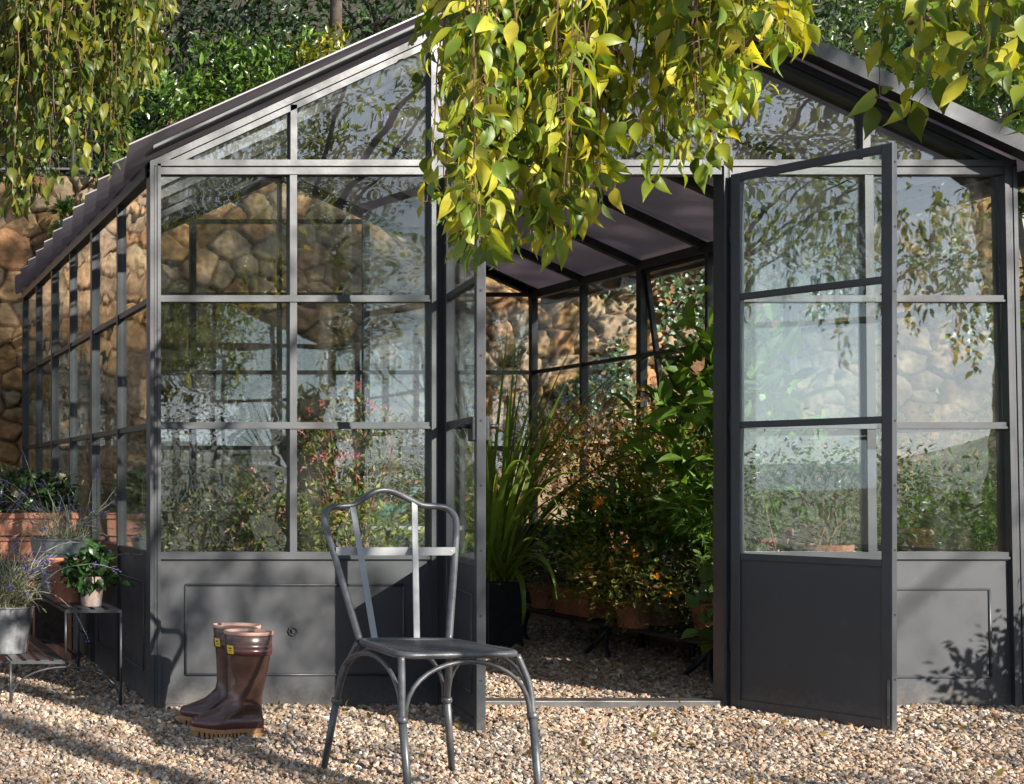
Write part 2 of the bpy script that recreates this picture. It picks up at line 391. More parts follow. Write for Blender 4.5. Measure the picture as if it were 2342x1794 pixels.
# ------------------------------------------------------------------ ground
g = MB(); g.add([(-400, -400, 0), (400, -400, 0), (400, 400, 0), (-400, 400, 0)], [(0, 1, 2, 3)])
gm, nt, out = newmat('gravel_ground'); b = N(nt, 'ShaderNodeBsdfPrincipled')
vo = N(nt, 'ShaderNodeTexVoronoi'); vo.inputs['Scale'].default_value = 70
tc = N(nt, 'ShaderNodeTexCoord'); nt.links.new(tc.outputs['Object'], vo.inputs['Vector'])
rr_ = ramp(nt, vo.outputs['Color'], [(.1, (.16, .11, .08)), (.5, (.30, .23, .17)), (.9, (.42, .35, .29))])
nt.links.new(rr_.outputs[0], b.inputs['Base Color']); b.inputs['Roughness'].default_value = .9
bp = N(nt, 'ShaderNodeBump'); bp.inputs['Distance'].default_value = .01; nt.links.new(vo.outputs['Distance'], bp.inputs['Height']); bp.invert = True
nt.links.new(bp.outputs[0], b.inputs['Normal']); nt.links.new(b.outputs[0], out.inputs[0])
tag(g.build('ground', gm), kind='structure')

lw = MB(); lw.add([(-60, -150, .004), (150, -150, .004), (150, -2.2, .004), (-60, -2.2, .004)], [(0, 1, 2, 3)])
M['lawn'] = surf('meadow_grass', (.018, .035, .01), (.05, .07, .02), 2.2, .95, 0, .6, 12)
tag(lw.build('lawn', M['lawn']), kind='structure')

def pebbles():
    rng = np.random.default_rng(3)
    # irregular stone template: a squashed, jittered ball
    th = (1 + 5 ** .5) / 2
    ico = unit(np.array([(-1, th, 0), (1, th, 0), (-1, -th, 0), (1, -th, 0), (0, -1, th), (0, 1, th), (0, -1, -th), (0, 1, -th), (th, 0, -1), (th, 0, 1), (-th, 0, -1), (-th, 0, 1)], float))
    icf = [(0, 11, 5), (0, 5, 1), (0, 1, 7), (0, 7, 10), (0, 10, 11), (1, 5, 9), (5, 11, 4), (11, 10, 2), (10, 7, 6), (7, 1, 8), (3, 9, 4), (3, 4, 2), (3, 2, 6), (3, 6, 8), (3, 8, 9), (4, 9, 5), (2, 4, 11), (6, 2, 10), (8, 6, 7), (9, 8, 1)]
    mb = MB()
    pal = np.array([(.50, .41, .32), (.42, .31, .22), (.35, .23, .14), (.27, .24, .21), (.60, .52, .44), (.42, .28, .18), (.20, .17, .15), (.54, .40, .28)])
    zones = [(3.35, 4.7, 9800, .0062, -1), (4.7, 6.2, 7200, .0070, 0), (6.2, 8.9, 3600, .0085, 0), (8.9, 9.9, 1500, .012, 0)]
    for (y0, y1, dens, sz, _) in zones:
        x0a, x1a = .2, 2560 * y1 / F
        n = int((y1 - y0) * (x1a - x0a) * dens)
        x = rng.random(n) * (x1a - x0a) + x0a; y = rng.random(n) * (y1 - y0) + y0
        k = (x < 2620 * y / F) & (x > 200 * y / F); x = x[k]; y = y[k]; n = len(x)
        s = np.minimum(sz * np.exp(rng.normal(size=n) * .38), sz * 1.75)
        # gentle drifts and scuffed hollows
        zz = .006 * np.sin(x * 5.1 + y * 2) * np.sin(y * 4.3 - x * 1.7) + .001
        z = zz + rng.random(n) * .010 + s * .2
        for v in range(3):
            sel = np.arange(n) % 3 == v; m = sel.sum()
            tv = ico * (1 + .22 * rng.normal(size=(12, 1)))
            q = frames(rng.normal(size=(m, 3)), rng.normal(size=(m, 3)) * .5 + np.array([0, 0, 1.2]))
            # flat side tends to lie down
            sc = np.stack([s[sel] * (.8 + .5 * rng.random(m)), s[sel] * (1.0 + .5 * rng.random(m)), s[sel] * (.5 + .3 * rng.random(m))], 1)
            ci = rng.integers(0, len(pal), m)
            drift = .5 + .5 * np.sin(x[sel] * 2.3 + 1.2 * np.sin(y[sel] * 2.7))
            c = pal[ci] * np.array([.89, .92, .94]) * (1 + .16 * rng.normal(size=(m, 1))).clip(.5, 1.5) * (1 - .13 * drift[:, None] * np.array([.6, .9, 1.1]))
            mb.inst(tv, icf, np.stack([x[sel], y[sel], z[sel]], 1), q, sc, c)
    tag(mb.build('gravel', M['pebble']), 'small buff and grey gravel pebbles covering the ground', 'gravel', kind='stuff')
pebbles()
# fallen leaves and grit on the gravel
fl = MB(); rng = np.random.default_rng(8); n = 260
yy = rng.random(n) ** .8 * 3.2 + 3.5; xx = (rng.random(n) * 2300 + 350) * yy / F
leaves(fl, np.stack([xx, yy, np.full(n, .022)], 1), .031, [(.2, .12, .04), (.3, .2, .06), (.14, .15, .04)], rng, 0, True)
tag(fl.build('fallen_leaves', M['leaf']), 'small dry leaves scattered over the gravel', 'leaves', kind='stuff')

# ------------------------------------------------------------------ stone retaining wall
YW = 10.0
def stone_wall():
    rng = np.random.default_rng(21)
    x0, x1, z0, z1, st = -.4, 11.2, -.05, 3.28, .0135
    xs = np.arange(x0, x1, st); zs = np.arange(z0, z1, st); nx, nz = len(xs), len(zs)
    def vnoise(px, pz, sc, sd):
        r2 = np.random.default_rng(sd); G = r2.random((64, 64))
        u = px * sc; v = pz * sc; i = np.floor(u).astype(int); j = np.floor(v).astype(int)
        a = u - i; b_ = v - j; a = a * a * (3 - 2 * a); b_ = b_ * b_ * (3 - 2 * b_)
        g_ = lambda p, q: G[p % 64, q % 64]
        return (g_(i, j) * (1 - a) + g_(i + 1, j) * a) * (1 - b_) + (g_(i, j + 1) * (1 - a) + g_(i + 1, j + 1) * a) * b_
    PX, PZ = np.meshgrid(xs, zs)
    wx = PX + .05 * (vnoise(PX, PZ, 4.5, 1) - .5) + .02 * (vnoise(PX, PZ, 13, 2) - .5)
    wz = PZ + .05 * (vnoise(PX, PZ, 4.5, 3) - .5) + .02 * (vnoise(PX, PZ, 13, 4) - .5)
    # seeds with a spread of sizes (big stones and small fillers)
    S = []; 
    tries = rng.random((9000, 2)) * np.array([x1 - x0 + .6, z1 - z0 + .6]) + np.array([x0 - .3, z0 - .3])
    rad = np.where(rng.random(9000) < .2, .07, .095 + .085 * rng.random(9000) ** 1.6)
    P = np.zeros((0, 3))
    for (a, c_), r_ in zip(tries, rad):
        if len(P):
            d = np.hypot((P[:, 0] - a) / 1.22, P[:, 1] - c_)
            if (d < (P[:, 2] + r_) * .62).any(): continue
        P = np.vstack([P, (a, c_, r_)])
    f1 = np.full(PX.shape, 9.); f2 = f1.copy(); id1 = np.zeros(PX.shape, int); id2 = id1.copy()
    for k, (a, c_, r_) in enumerate(P):
        i0 = max(0, int((a - .6 - x0) / st)); i1 = min(nx, int((a + .6 - x0) / st)); j0 = max(0, int((c_ - .55 - z0) / st)); j1 = min(nz, int((c_ + .55 - z0) / st))
        if i1 <= i0 or j1 <= j0: continue
        sl_ = (slice(j0, j1), slice(i0, i1))
        d = np.hypot((wx[sl_] - a) / 1.22, wz[sl_] - c_) - r_ * .45
        c1 = d < f1[sl_]; c2 = (~c1) & (d < f2[sl_])
        f2[sl_] = np.where(c1, f1[sl_], np.where(c2, d, f2[sl_]))
        id1[sl_] = np.where(c1, k, id1[sl_]); f1[sl_] = np.where(c1, d, f1[sl_])
    e = (f2 - f1)
    prof = np.clip((e - .005) / .024, 0, 1) ** .8
    K = len(P); off = rng.normal(size=K) * .009; tx = rng.normal(size=K) * .17; tz = rng.normal(size=K) * .17
    h = prof * (.036 + off[id1] + tx[id1] * (PX - P[id1, 0]) + tz[id1] * (PZ - P[id1, 1]))
    h += prof * (.034 * np.abs(vnoise(PX, PZ, 9, 5) - .5) + .024 * np.abs(vnoise(PX, PZ, 19, 6) - .5) + .020 * (vnoise(PX, PZ, 37, 12) - .5)) + .012 * (vnoise(PX, PZ, 30, 7) - .5)
    pal = np.array([(.38, .27, .17), (.42, .29, .16), (.30, .24, .17), (.42, .27, .13), (.44, .35, .24), (.33, .26, .19), (.38, .22, .12), (.27, .22, .17)])
    ci = rng.integers(0, len(pal), K); cst = pal[ci] * np.array([.84, .80, .75]) * (1 + .14 * rng.normal(size=(K, 1))).clip(.6, 1.4)
    col = cst[id1]
    stain = np.clip((vnoise(PX, PZ, 2.2, 8) * .6 + vnoise(PX, PZ, 7, 9) * .4 - .45) * 3, 0, 1)[..., None]
    col = col * (1 - .3 * stain) + np.array([.42, .22, .10]) * .3 * stain
    mort = np.clip(1 - (e - .004) / .016, 0, 1)[..., None] * .85
    col = col * (1 - mort) + np.array([.07, .05, .033]) * mort
    V = np.stack([PX, YW + .06 - h, PZ], -1).reshape(-1, 3)
    top = V.reshape(nz, nx, 3)
    mb = MB()
    i = np.arange(nx - 1)[None] + (np.arange(nz - 1) * nx)[:, None]; i = i.reshape(-1)
    mb.v.append(V); mb.c.append(col.reshape(-1, 3)); mb.n = len(V)
    base_f = np.stack([i, i + 1, i + nx + 1, i + nx], 1)
    mb.f.append((('GRID', base_f), 0))
    # top bed and back of the wall so that it has real thickness
    mb.box(x0, x1, YW + .062, YW + .5, -.05, z1 - .012, (.3, .22, .15))
    o = mb.build('stone_wall', M['stone'], smooth=True)
    tag(o, 'tall rubble wall of warm ochre stones behind the greenhouse', 'stone wall')
stone_wall()

# ------------------------------------------------------------------ terrace above the wall and hills beyond the garden
h = MB(); rng = np.random.default_rng(4)
gx = np.linspace(-6, 26, 60); gy = np.linspace(YW + .3, 26, 34)
V = []; 
for yy_ in gy:
    for xx_ in gx: V.append((xx_, yy_, 3.2 + max(0, (yy_ - YW - .6)) * .62 + .12 * math.sin(xx_ * 1.7 + yy_) + rng.normal() * .04))
fs = [(j * 60 + i, j * 60 + i + 1, (j + 1) * 60 + i + 1, (j + 1) * 60 + i) for j in range(33) for i in range(59)]
h.add(V, fs); tag(h.build('terrace', M['earth'], smooth=True), kind='structure')
hl = MB(); V = []
nA = 90
for r_, base in ((160, -1), (210, 1), (290, 3), (420, 0)):
    for k in range(nA):
        a = R(95 + 175 * k / (nA - 1) - 40) ; ang = R(-60 + 130 * k / (nA - 1))
        hh = {160: 0, 210: 3, 290: 7, 420: 0}[r_] * (1 + .5 * math.sin(k * .21 + r_) + .25 * math.sin(k * .67)) - .5
        V.append((r_ * math.sin(ang + R(20)), -r_ * math.cos(ang + R(20)), hh))
fs = [(j * nA + i, j * nA + i + 1, (j + 1) * nA + i + 1, (j + 1) * nA + i) for j in range(3) for i in range(nA - 1)]
hl.add(V, fs)
M['hill'] = surf('wooded_hill', (.05, .075, .075), (.10, .13, .12), .05, .95, 0, 0, 8, extra=((.16, .16, .14), .55, .65, .03))
tag(hl.build('hills', M['hill'], smooth=True), kind='structure')

# ------------------------------------------------------------------ greenhouse
XL, XR = X(318), X(2165); YF, YB = D0, D0 + 3.6
ZE = 2.225; XM = (XL + XR) / 2; SL = .462; ZRIDGE = ZE + SL * (XM - XL)
RAIL_Z = [Z(641), Z(912), Z(1190)]
GB = (XL, YF, 0)
gh = empty('greenhouse', GB, label='grey metal framed greenhouse with wavy glass panes and an open double door', cat='greenhouse')
def lean(v):   # the right-hand corner stands slightly out of plumb at its foot
    w = np.clip((v[:, 0] - 3.7) / (XR - 3.7), 0, 1.1); v = v.copy(); v[:, 0] += .046 * w * np.clip((2.2 - v[:, 2]) / 2.2, -.1, 1); return v
def part(mb, name, mat, warp=None, parent=None, **k): return mb.build(name, M[mat], parent or gh, warp=warp, offset=GB, **k)
def zr(x): return ZE + SL * (min(x, 2 * XM - x) - XL)

def vert(mb, a, b, y0, y1, z0, z1):
    """upright between photo columns a and b, its face split by a dark rebate"""
    mb.box(X(a), X(b), y0, y1, z0, z1)
def seamv(mb, a, z0, z1, y=YF - .0212, w=.0032): mb.box(X(a) - w / 2, X(a) + w / 2, y - .0015, y + .004, z0, z1)

# --- front wall uprights
for a, b, nm in ((318, 341, 'corner_post'), (918, 957, 'door_post'), (1541, 1559, 'door_post'), (2139, 2166, 'corner_post')):
    m = MB(); y0 = YF - .02; vert(m, a, b, y0, YF + .04, 0, ZE - .006)
    # raised outer fillet on the face
    w = .35 * (b - a); m.box(X(a), X(a + w), y0 - .006, y0 + .001, 0.0, ZE - .006); m.box(X(b - w * .9), X(b), y0 - .004, y0 + .001, 0.0, ZE - .006)
    o = part(m, nm, 'paint', lean)
    sm = MB(); seamv(sm, a + w + 1.2, 0, ZE - .01); part(sm, 'rebate', 'seam', lean, parent=None).parent = o
for o in list(gh.children):
    for c in o.children: c.location = (0, 0, 0)
for a, b, g0 in ((618, 633, 1), (1846, 1864, 1)):
    m = MB(); vert(m, a, b, YF - .014, YF + .03, RAIL_Z[2], ZE - .05); part(m, 'mullion', 'paint', lean)
# --- front rails
for x0, x1 in ((341, 918), (1559, 2139)):
    for k, zc in enumerate(RAIL_Z):
        h_ = .0135 if k < 2 else .0145
        m = MB(); m.box(X(x0), X(x1), YF - .016, YF + .028, zc - h_, zc + h_)
        m.box(X(x0), X(x1), YF - .020, YF - .015, zc - h_, zc - h_ * .35)
        part(m, 'rail', 'paint', lean)
m = MB(); m.box(X(341), X(918), YF - .018, YF + .03, ZE - .048, ZE - .020); m.box(X(1559), X(2139), YF - .018, YF + .03, ZE - .048, ZE - .020)
m.box(X(957), X(1541), YF - .018, YF + .03, ZE - .048, ZE - .020); part(m, 'head_rail', 'paint')
m = MB(); m.box(XL, XR, YF - .014, YF + .03, ZE - .0198, ZE - .0152); part(m, 'rebate', 'seam')
m = MB(); m.box(XL, XR, YF - .024, YF + .035, ZE - .015, ZE + .010); part(m, 'tie_beam', 'paint')
m = MB(); m.box(X(957), X(1541), YF - .03, YF + .05, -.01, .036); part(m, 'threshold', 'paint', bevel=.003)
# --- gable uprights and rake
for a, b in ((619, 633), (918, 945), (1546, 1562), (1841, 1857)):
    m = MB(); zt = zr((X(a) + X(b)) / 2) - .035; m.box(X(a), X(b), YF - .016, YF + .03, ZE + .0105, zt)
    if b - a > 20: m.box(X(a), X(a + 10), YF - .022, YF - .015, ZE + .0105, zt)
    part(m, 'gable_mullion', 'paint')
for sgn in (-1, 1):
    m = MB(); xe = XL if sgn < 0 else XR
    y0 = YF - .02
    for yy0, dz, hh in ((y0, -.022, .030), (y0 + .004, -.055, .026)):
        v = []; 
        for (x_, z_) in ((xe, ZE), (XM, ZRIDGE)):
            for yv in (yy0, YF + .035):
                v += [(x_, yv, z_ + dz - hh / 2 + .012), (x_, yv, z_ + dz + hh / 2 + .012)]
        m.add(v, [(0, 1, 3, 2), (4, 6, 7, 5), (0, 4, 5, 1), (2, 3, 7, 6), (1, 5, 7, 3), (0, 2, 6, 4)])
    part(m, 'gable_rake', 'paint')
# --- panes
def pane(quad, mat, th=.004, axis=1, warp=None, parent=None, name='glass_pane'):
    q = np.array(quad, float); q2 = q.copy(); q2[:, axis] += th; n = len(q)
    m = MB(); f = [tuple(range(n)), tuple(range(2 * n - 1, n - 1, -1))] + [(i, (i + 1) % n, n + (i + 1) % n, n + i) for i in range(n)]
    m.add(np.vstack([q, q2]), f); return part(m, name, mat, warp, parent)
def front_pane(a, b, z0, z1, mat, y=YF + .004): pane([(X(a), y, z0), (X(b), y, z0), (X(b), y, z1), (X(a), y, z1)], mat, warp=lean)
ZT = ZE - .048
for a, b in ((341, 618), (633, 918)):
    front_pane(a, b, RAIL_Z[0] + .0136, ZT, 'wavy'); front_pane(a, b, RAIL_Z[1] + .0136, RAIL_Z[0] - .0136, 'wavy'); front_pane(a, b, RAIL_Z[2] + .0146, RAIL_Z[1] - .0136, 'wavy')
for a, b in ((1559, 1846), (1864, 2139)):
    front_pane(a, b, RAIL_Z[0] + .0136, ZT, 'glass'); front_pane(a, b, RAIL_Z[1] + .0136, RAIL_Z[0] - .0136, 'glass'); front_pane(a, b, RAIL_Z[2] + .0146, RAIL_Z[1] - .0136, 'glass')
def gable_panes(y, mat, cuts):
    for a, b in cuts:
        zt = lambda x: zr(x) - .045
        pts = [(a, y, ZE + .0105), (b, y, ZE + .0105)]
        pts.append((b, y, max(zt(b), ZE + .011)))
        if a < XM < b: pts.append((XM, y, zt(XM)))
        pts.append((a, y, max(zt(a), ZE + .011)))
        pane(pts, mat)
gable_panes(YF + .004, 'glass', [(XL + .03, X(619)), (X(633), X(918)), (X(945), X(1546)), (X(1562), X(1841)), (X(1857), XR - .03)])
# --- front base panels with half-round beads
def bead_rect(mb, P, x0, x1, z0, z1, r=.0055):
    pts = [(x0, z0), (x1, z0), (x1, z1), (x0, z1)]
    for i in range(4):
        a, b = pts[i], pts[(i + 1) % 4]; mb.tube([P(*a), P(*b)], r, 8)
for x0, x1, bx0, bx1, bz0, bz1, in ((341, 918, 396, 862, Z(1445), Z(1253)), (1559, 2139, 1618, 2098, Z(1450), Z(1262))):
    m = MB(); m.box(X(x0), X(x1), YF - .006, YF + .006, 0.0, RAIL_Z[2] - .019); o = part(m, 'base_panel', 'bpaint', lean)
    m = MB(); bead_rect(m, lambda x, z: (x, YF - .007, z), X(bx0), X(bx1), bz0, bz1)
    c = part(m, 'bead_moulding', 'paint', lean, smooth=True); c.parent = o
    m = MB(); m.box(X(x0), X(x1), YF - .0142, YF - .0062, RAIL_Z[2] - .0188, RAIL_Z[2] - .0146); c = part(m, 'rebate', 'seam', lean); c.parent = o
    m = MB(); m.box(X(x0), X(x1), YF - .012, YF + .01, -.01, .022); c = part(m, 'plinth_rail', 'bpaint', lean); c.parent = o
m = MB()
pr = [(0.0, -.012), (.013, -.012), (.016, -.006), (.018, 0)]
c = (X(625), YF - .006, Z(1352))
ring = [(c[0] + .016 * math.cos(a), c[1] - .004, c[2] + .016 * math.sin(a)) for a in np.linspace(0, 2 * math.pi, 20, endpoint=False)]
m.tube(ring, .004, 6, closed=True); m.beam((c[0], c[1] + .002, c[2]), (c[0], c[1] - .012, c[2]), .014, .014)
for k in range(8):
    a = k * math.pi / 4; m.beam((c[0] + .018 * math.cos(a), c[1] - .002, c[2] + .018 * math.sin(a)), (c[0] + .018 * math.cos(a), c[1] - .007, c[2] + .018 * math.sin(a)), .005, .005)
part(m, 'knob', 'paint')
# --- side walls
NB = 6; BAY = (YB - YF) / NB
for side in (-1, 1):
    xw = XL if side < 0 else XR; xi = xw - side * .04   # inner face
    xa, xb = min(xw, xi), max(xw, xi); xc = (xa + xb) / 2
    for k in range(1, NB + 1):
        w = .022 if k % 2 == 0 else .012; y = YF + k * BAY
        m = MB(); m.box(xa, xb, y - w, y + w, 0, ZE - .05); part(m, 'corner_post' if k == NB else 'side_post', 'iron')
    for zc in RAIL_Z:
        m = MB(); m.box(xa + .006, xb - .006, YF + .041, YB, zc - .012, zc + .012); part(m, 'rail', 'iron')
    m = MB(); m.box(xa - .005, xb + .005, YF + .041, YB + .02, ZE - .05, ZE + .005); part(m, 'eave_beam', 'iron')
    for k in range(NB):
        y0 = YF + k * BAY + (.041 if k == 0 else .022); y1 = YF + (k + 1) * BAY - .022
        zs_ = [RAIL_Z[2] + .012, RAIL_Z[1] - .012, RAIL_Z[1] + .012, RAIL_Z[0] - .012, RAIL_Z[0] + .012, ZE - .05]
        for j in range(3):
            if side > 0 and k == 3 and j >= 1: continue
            za, zb = zs_[2 * j], zs_[2 * j + 1]
            pane([(xc, y0, za), (xc, y1, za), (xc, y1, zb), (xc, y0, zb)], 'sideglass', axis=0)
        m = MB(); m.box(xc - .006, xc + .006, y0 - .012, y1 + .012, 0, RAIL_Z[2] - .0125); o = part(m, 'base_panel', 'bpaint')
        if k % 2 == 0:
            m = MB(); bead_rect(m, lambda y, z: (xc + side * .007, y, z), y0 + .1, y1 + BAY - .1, Z(1445), Z(1253)); c = part(m, 'bead_moulding', 'bpaint', smooth=True); c.parent = o
# opened vent window on the right side
m = MB(); ya, yb2 = YF + 3 * BAY + .03, YF + 4 * BAY - .03
A, B_ = Vector((XR - .01, 0, ZE - .06)), Vector((XR + .11, 0, RAIL_Z[1] + .03))
def pv(y, t): p = A.lerp(B_, t); return (p.x, y, p.z)
for a, b in (((ya, 0), (ya, 1)), ((yb2, 0), (yb2, 1)), ((ya, 0), (yb2, 0)), ((ya, 1), (yb2, 1)), ((ya, .5), (yb2, .5))): m.beam(pv(*a), pv(*b), .024, .024, (1, 0, 0))
vw = part(m, 'vent_window', 'iron')
c = pane([pv(ya, 0.02), pv(yb2, 0.02), pv(yb2, .98), pv(ya, .98)], 'sideglass', axis=0); c.parent = vw
# --- rear wall
cols = [XL + .02, X(625), X(930), XM + .0, X(1552), X(1850), XR - .02]
for i, xx_ in enumerate(cols):
    w = .02 if i in (2, 4) else .011
    m = MB(); m.box(xx_ - w, xx_ + w, YB - .02, YB + .02, 0, zr(xx_) - .03 if 0 < i < 6 else ZE - .05); part(m, 'rear_post', 'iron')
for zc in RAIL_Z + [ZE - .02]:
    m = MB(); m.box(XL, XR, YB - .012, YB + .016, zc - .014, zc + .014); part(m, 'rail', 'iron')
m = MB(); m.box(X(930), X(1552), YB - .016, YB + .012, 2.69, 2.72); part(m, 'collar_tie', 'iron')
for i in range(6):
    a, b = cols[i] + .02, cols[i + 1] - .02
    for za, zb in ((RAIL_Z[2], RAIL_Z[1]), (RAIL_Z[1], RAIL_Z[0]), (RAIL_Z[0], ZE - .035)):
        pane([(a, YB, za + .014), (b, YB, za + .014), (b, YB, zb - .014), (a, YB, zb - .014)], 'glass')
gable_panes(YB, 'glass', [(XL + .03, cols[1]), (cols[1], cols[2]), (cols[2], cols[3]), (cols[3], cols[4]), (cols[4], cols[5]), (cols[5], XR - .03)])
m = MB(); m.box(XL, XR, YB - .005, YB + .01, 0, RAIL_Z[2] - .015); part(m, 'base_panel', 'bpaint')
for xe in (XL, XR):
    m = MB(); m.beam((xe, YB, ZE - .01), (XM, YB, ZRIDGE - .01), .04, .05); part(m, 'gable_rake', 'iron')
# --- roof
YO = YF - .14
m = MB(); m.box(XM - .025, XM + .025, YF + .036, YB + .02, ZRIDGE - .07, ZRIDGE - .01); part(m, 'ridge_beam', 'iron')
for side in (-1, 1):
    xe = XL if side < 0 else XR; nv = Vector((side * SL, 0, 1)).normalized()
    for k in range(NB + 1):
        y = YF + .06 + k * (YB - YF - .06) / NB
        m = MB(); m.beam((xe, y, ZE - .022), (XM, y, ZRIDGE - .022), .028 if k % 2 else .04, .042, (0, 0, 1)); part(m, 'rafter', 'iron')  # rafters in the dark tone: frame paint with its shadow side coloured in
    ov = .11 if side > 0 else .015; xo = xe + side * ov; zo = ZE - ov * SL
    npan = 12 if side < 0 else 6
    for k in range(npan):
        ya_ = YF + .0 + k * (YB - YF + .1) / npan; yb_ = ya_ + (YB - YF + .1) / npan + (.03 if side < 0 else -.004)
        t0, t1 = (.004, .034) if side < 0 else (.004, .004)
        m = MB(); v = []
        ext = .012 if side < 0 else 0
        for (xx_, zz_) in ((xo + side * ext, zo - ext * SL * .3), (XM - side * -.0, ZRIDGE)):
            for (yy_, tt) in ((ya_, t0 + .03), (yb_, t1 + .0 if side < 0 else t1 + .03)):
                v += [(xx_, yy_, zz_ + tt), (xx_, yy_, zz_ + tt + .008)]
        if side < 0:   # lapped sheets: each one's near edge rides up over its neighbour
            v = []
            seg = 5
            for i in range(2):
                xx_, zz_ = ((xo - ext, zo), (XM, ZRIDGE))[i]
                for j in range(seg + 1):
                    t = j / seg; yy_ = ya_ + (yb_ - ya_) * t
                    tt = .006 + .075 * (1 - t) ** 1.5
                    v += [(xx_ - (.055 * (1 - t) ** .8 if i == 0 else 0), yy_, zz_ + tt), (xx_ - (.055 * (1 - t) ** .8 if i == 0 else 0), yy_, zz_ + tt + .006)]
            f = []; w_ = 2 * (seg + 1)
            for j in range(seg):
                a = 2 * j; f += [(a, a + 2, w_ + a + 2, w_ + a), (a + 1, w_ + a + 1, w_ + a + 3, a + 3), (a, a + 1, a + 3, a + 2), (w_ + a, w_ + a + 2, w_ + a + 3, w_ + a + 1)]
            f += [(0, w_, w_ + 1, 1), (2 * seg, 2 * seg + 1, w_ + 2 * seg + 1, w_ + 2 * seg)]
            m.add(v, f)
        else:
            m.add(v, [(0, 1, 3, 2), (4, 6, 7, 5), (0, 4, 5, 1), (2, 3, 7, 6), (1, 5, 7, 3), (0, 2, 6, 4)])
        part(m, 'roof_sheet', 'roof')
    # verge: overhanging flashing with a turned-down front lip
    m = MB()
    def pr_(x_, y_, dz): return (x_, y_, (zo if abs(x_ - xo) < 1e-6 else ZRIDGE) + dz)
    v = []; lip = .034 if side < 0 else -.022
    for x_ in (xo, XM):
        for (y_, dz) in ((YO, lip), (YO, .045), (YF - .001, .045), (YF - .001, .032), (YO + .006, .032), (YO + .006, lip)): v.append(pr_(x_, y_, dz))
    n_ = 6
    m.add(v, [tuple(range(n_)), tuple(range(2 * n_ - 1, n_ - 1, -1))] + [(i, n_ + i, n_ + (i + 1) % n_, (i + 1) % n_) for i in range(n_)])
    part(m, 'verge_flashing', 'bpaint' if side < 0 else 'paint')
m = MB(); m.tube([(XM, YO, ZRIDGE + .05), (XM, YB + .1, ZRIDGE + .05)], .04, 10); part(m, 'ridge_cap', 'paint')
m = MB(); m.box(XR + .085, XR + .12, YO, YB + .1, ZE - .085, ZE - .02); part(m, 'gutter', 'paint')

# --- the two door leaves
def leaf_door(hx, ang, w, bead_side, label, handle):
    loc = (hx - GB[0], YF - .035 - GB[1], 0); t2 = .016; st = .036; zt = ZE - .055
    m = MB(); m.box(0, st, -t2, t2, .012, zt); m.box(w - st, w, -t2, t2, .012, zt)
    m.box(st, w - st, -t2 + .001, t2 - .001, zt - .03, zt); m.box(st, w - st, -t2 + .001, t2 - .001, .012, .05)
    for zc in RAIL_Z: m.box(st, w - st, -t2 + .002, t2 - .002, zc - .013, zc + .013)
    d = m.build('door', M['paint'], gh, bevel=.0025); d.location = loc; d.rotation_euler = (0, 0, ang); d['label'] = label
    for za, zb in ((RAIL_Z[2], RAIL_Z[1]), (RAIL_Z[1], RAIL_Z[0]), (RAIL_Z[0], zt - .017)):
        m = MB(); m.box(st, w - st, -.002, .002, za + .013, zb - .013); m.build('glass_pane', M['doorglass'], d)
    m = MB(); m.box(st, w - st, -.006, .006, .05, RAIL_Z[2] - .013); m.build('door_panel', M['bpaint'], d)
    m = MB(); bead_rect(m, lambda x, z: (x, bead_side * .007, z), .11, w - .11, Z(1445), Z(1253)); m.build('bead_moulding', M['paint'], d, smooth=True)
    for zc in (1.93, 1.155, .28):
        m = MB(); m.tube([(-.006, 0, zc - .04), (-.006, 0, zc + .04)], .011, 8); m.build('hinge', M['iron'], d, smooth=True)
    for zc in np.linspace(.2, 2.1, 9):
        m = MB(); m.beam((w - .0005, 0, zc), (w + .002, 0, zc), .007, .007); m.build('screw', M['seam'], d)
    if handle:
        m = MB(); m.box(w - .07, w - .005, -.03, .03, 1.075, 1.165); m.build('lock_case', M['iron'], d, bevel=.004)
        m = MB()
        for s_ in (-1, 1):
            m.tube([(w - .04, s_ * .03, 1.13), (w - .04, s_ * .06, 1.13)], .008, 8); m.tube([(w - .04, s_ * .06, 1.13), (w - .11, s_ * .062, 1.128)], [.009, .007], 8)
        m.build('handle', M['iron'], d, smooth=True)
    else:
        m = MB(); m.tube([(w - .012, t2 * -1 - .006, .03), (w - .012, -t2 - .006, .2)], .006, 6); m.tube([(w - .012, -t2 - .006, .06), (w - .012, -t2 - .02, .06)], .005, 6); m.build('floor_bolt', M['iron'], d)
leaf_door(X(951), math.atan2(-.51, -.125), .545, -1, 'half of the door swung out edge-on beside the chair', True)
leaf_door(X(1556), math.atan2(-.49, .243), .56, 1, 'half of the door swung out flat in front of the right bay', False)
m = MB(); m.box(XR - .12, XR - .05, YF + .3, YB - .1, 0, .07); part(m, 'kerb', 'wood')

# ------------------------------------------------------------------ chair
def arc(p0, p1, p2, n=10):
    """quadratic curve through control p1"""
    p0, p1, p2 = Vector(p0), Vector(p1), Vector(p2)
    return [(p0 * (1 - t) ** 2 + p1 * 2 * t * (1 - t) + p2 * t * t) for t in np.linspace(0, 1, n)]
def smooth_path(pts, n=6):
    pts = [Vector(p) for p in pts]; out = []
    for i in range(len(pts) - 1):
        p0 = pts[max(i - 1, 0)]; p1 = pts[i]; p2 = pts[i + 1]; p3 = pts[min(i + 2, len(pts) - 1)]
        for t in np.linspace(0, 1, n, endpoint=False):
            out.append(0.5 * ((2 * p1) + (p2 - p0) * t + (2 * p0 - 5 * p1 + 4 * p2 - p3) * t * t + (-p0 + 3 * p1 - 3 * p2 + p3) * t ** 3))
    return out + [pts[-1]]
def PX(px, py, d): return Vector((X(px, d), d, Z(py, d)))
CB = Vector((1.80, 3.85, 0))
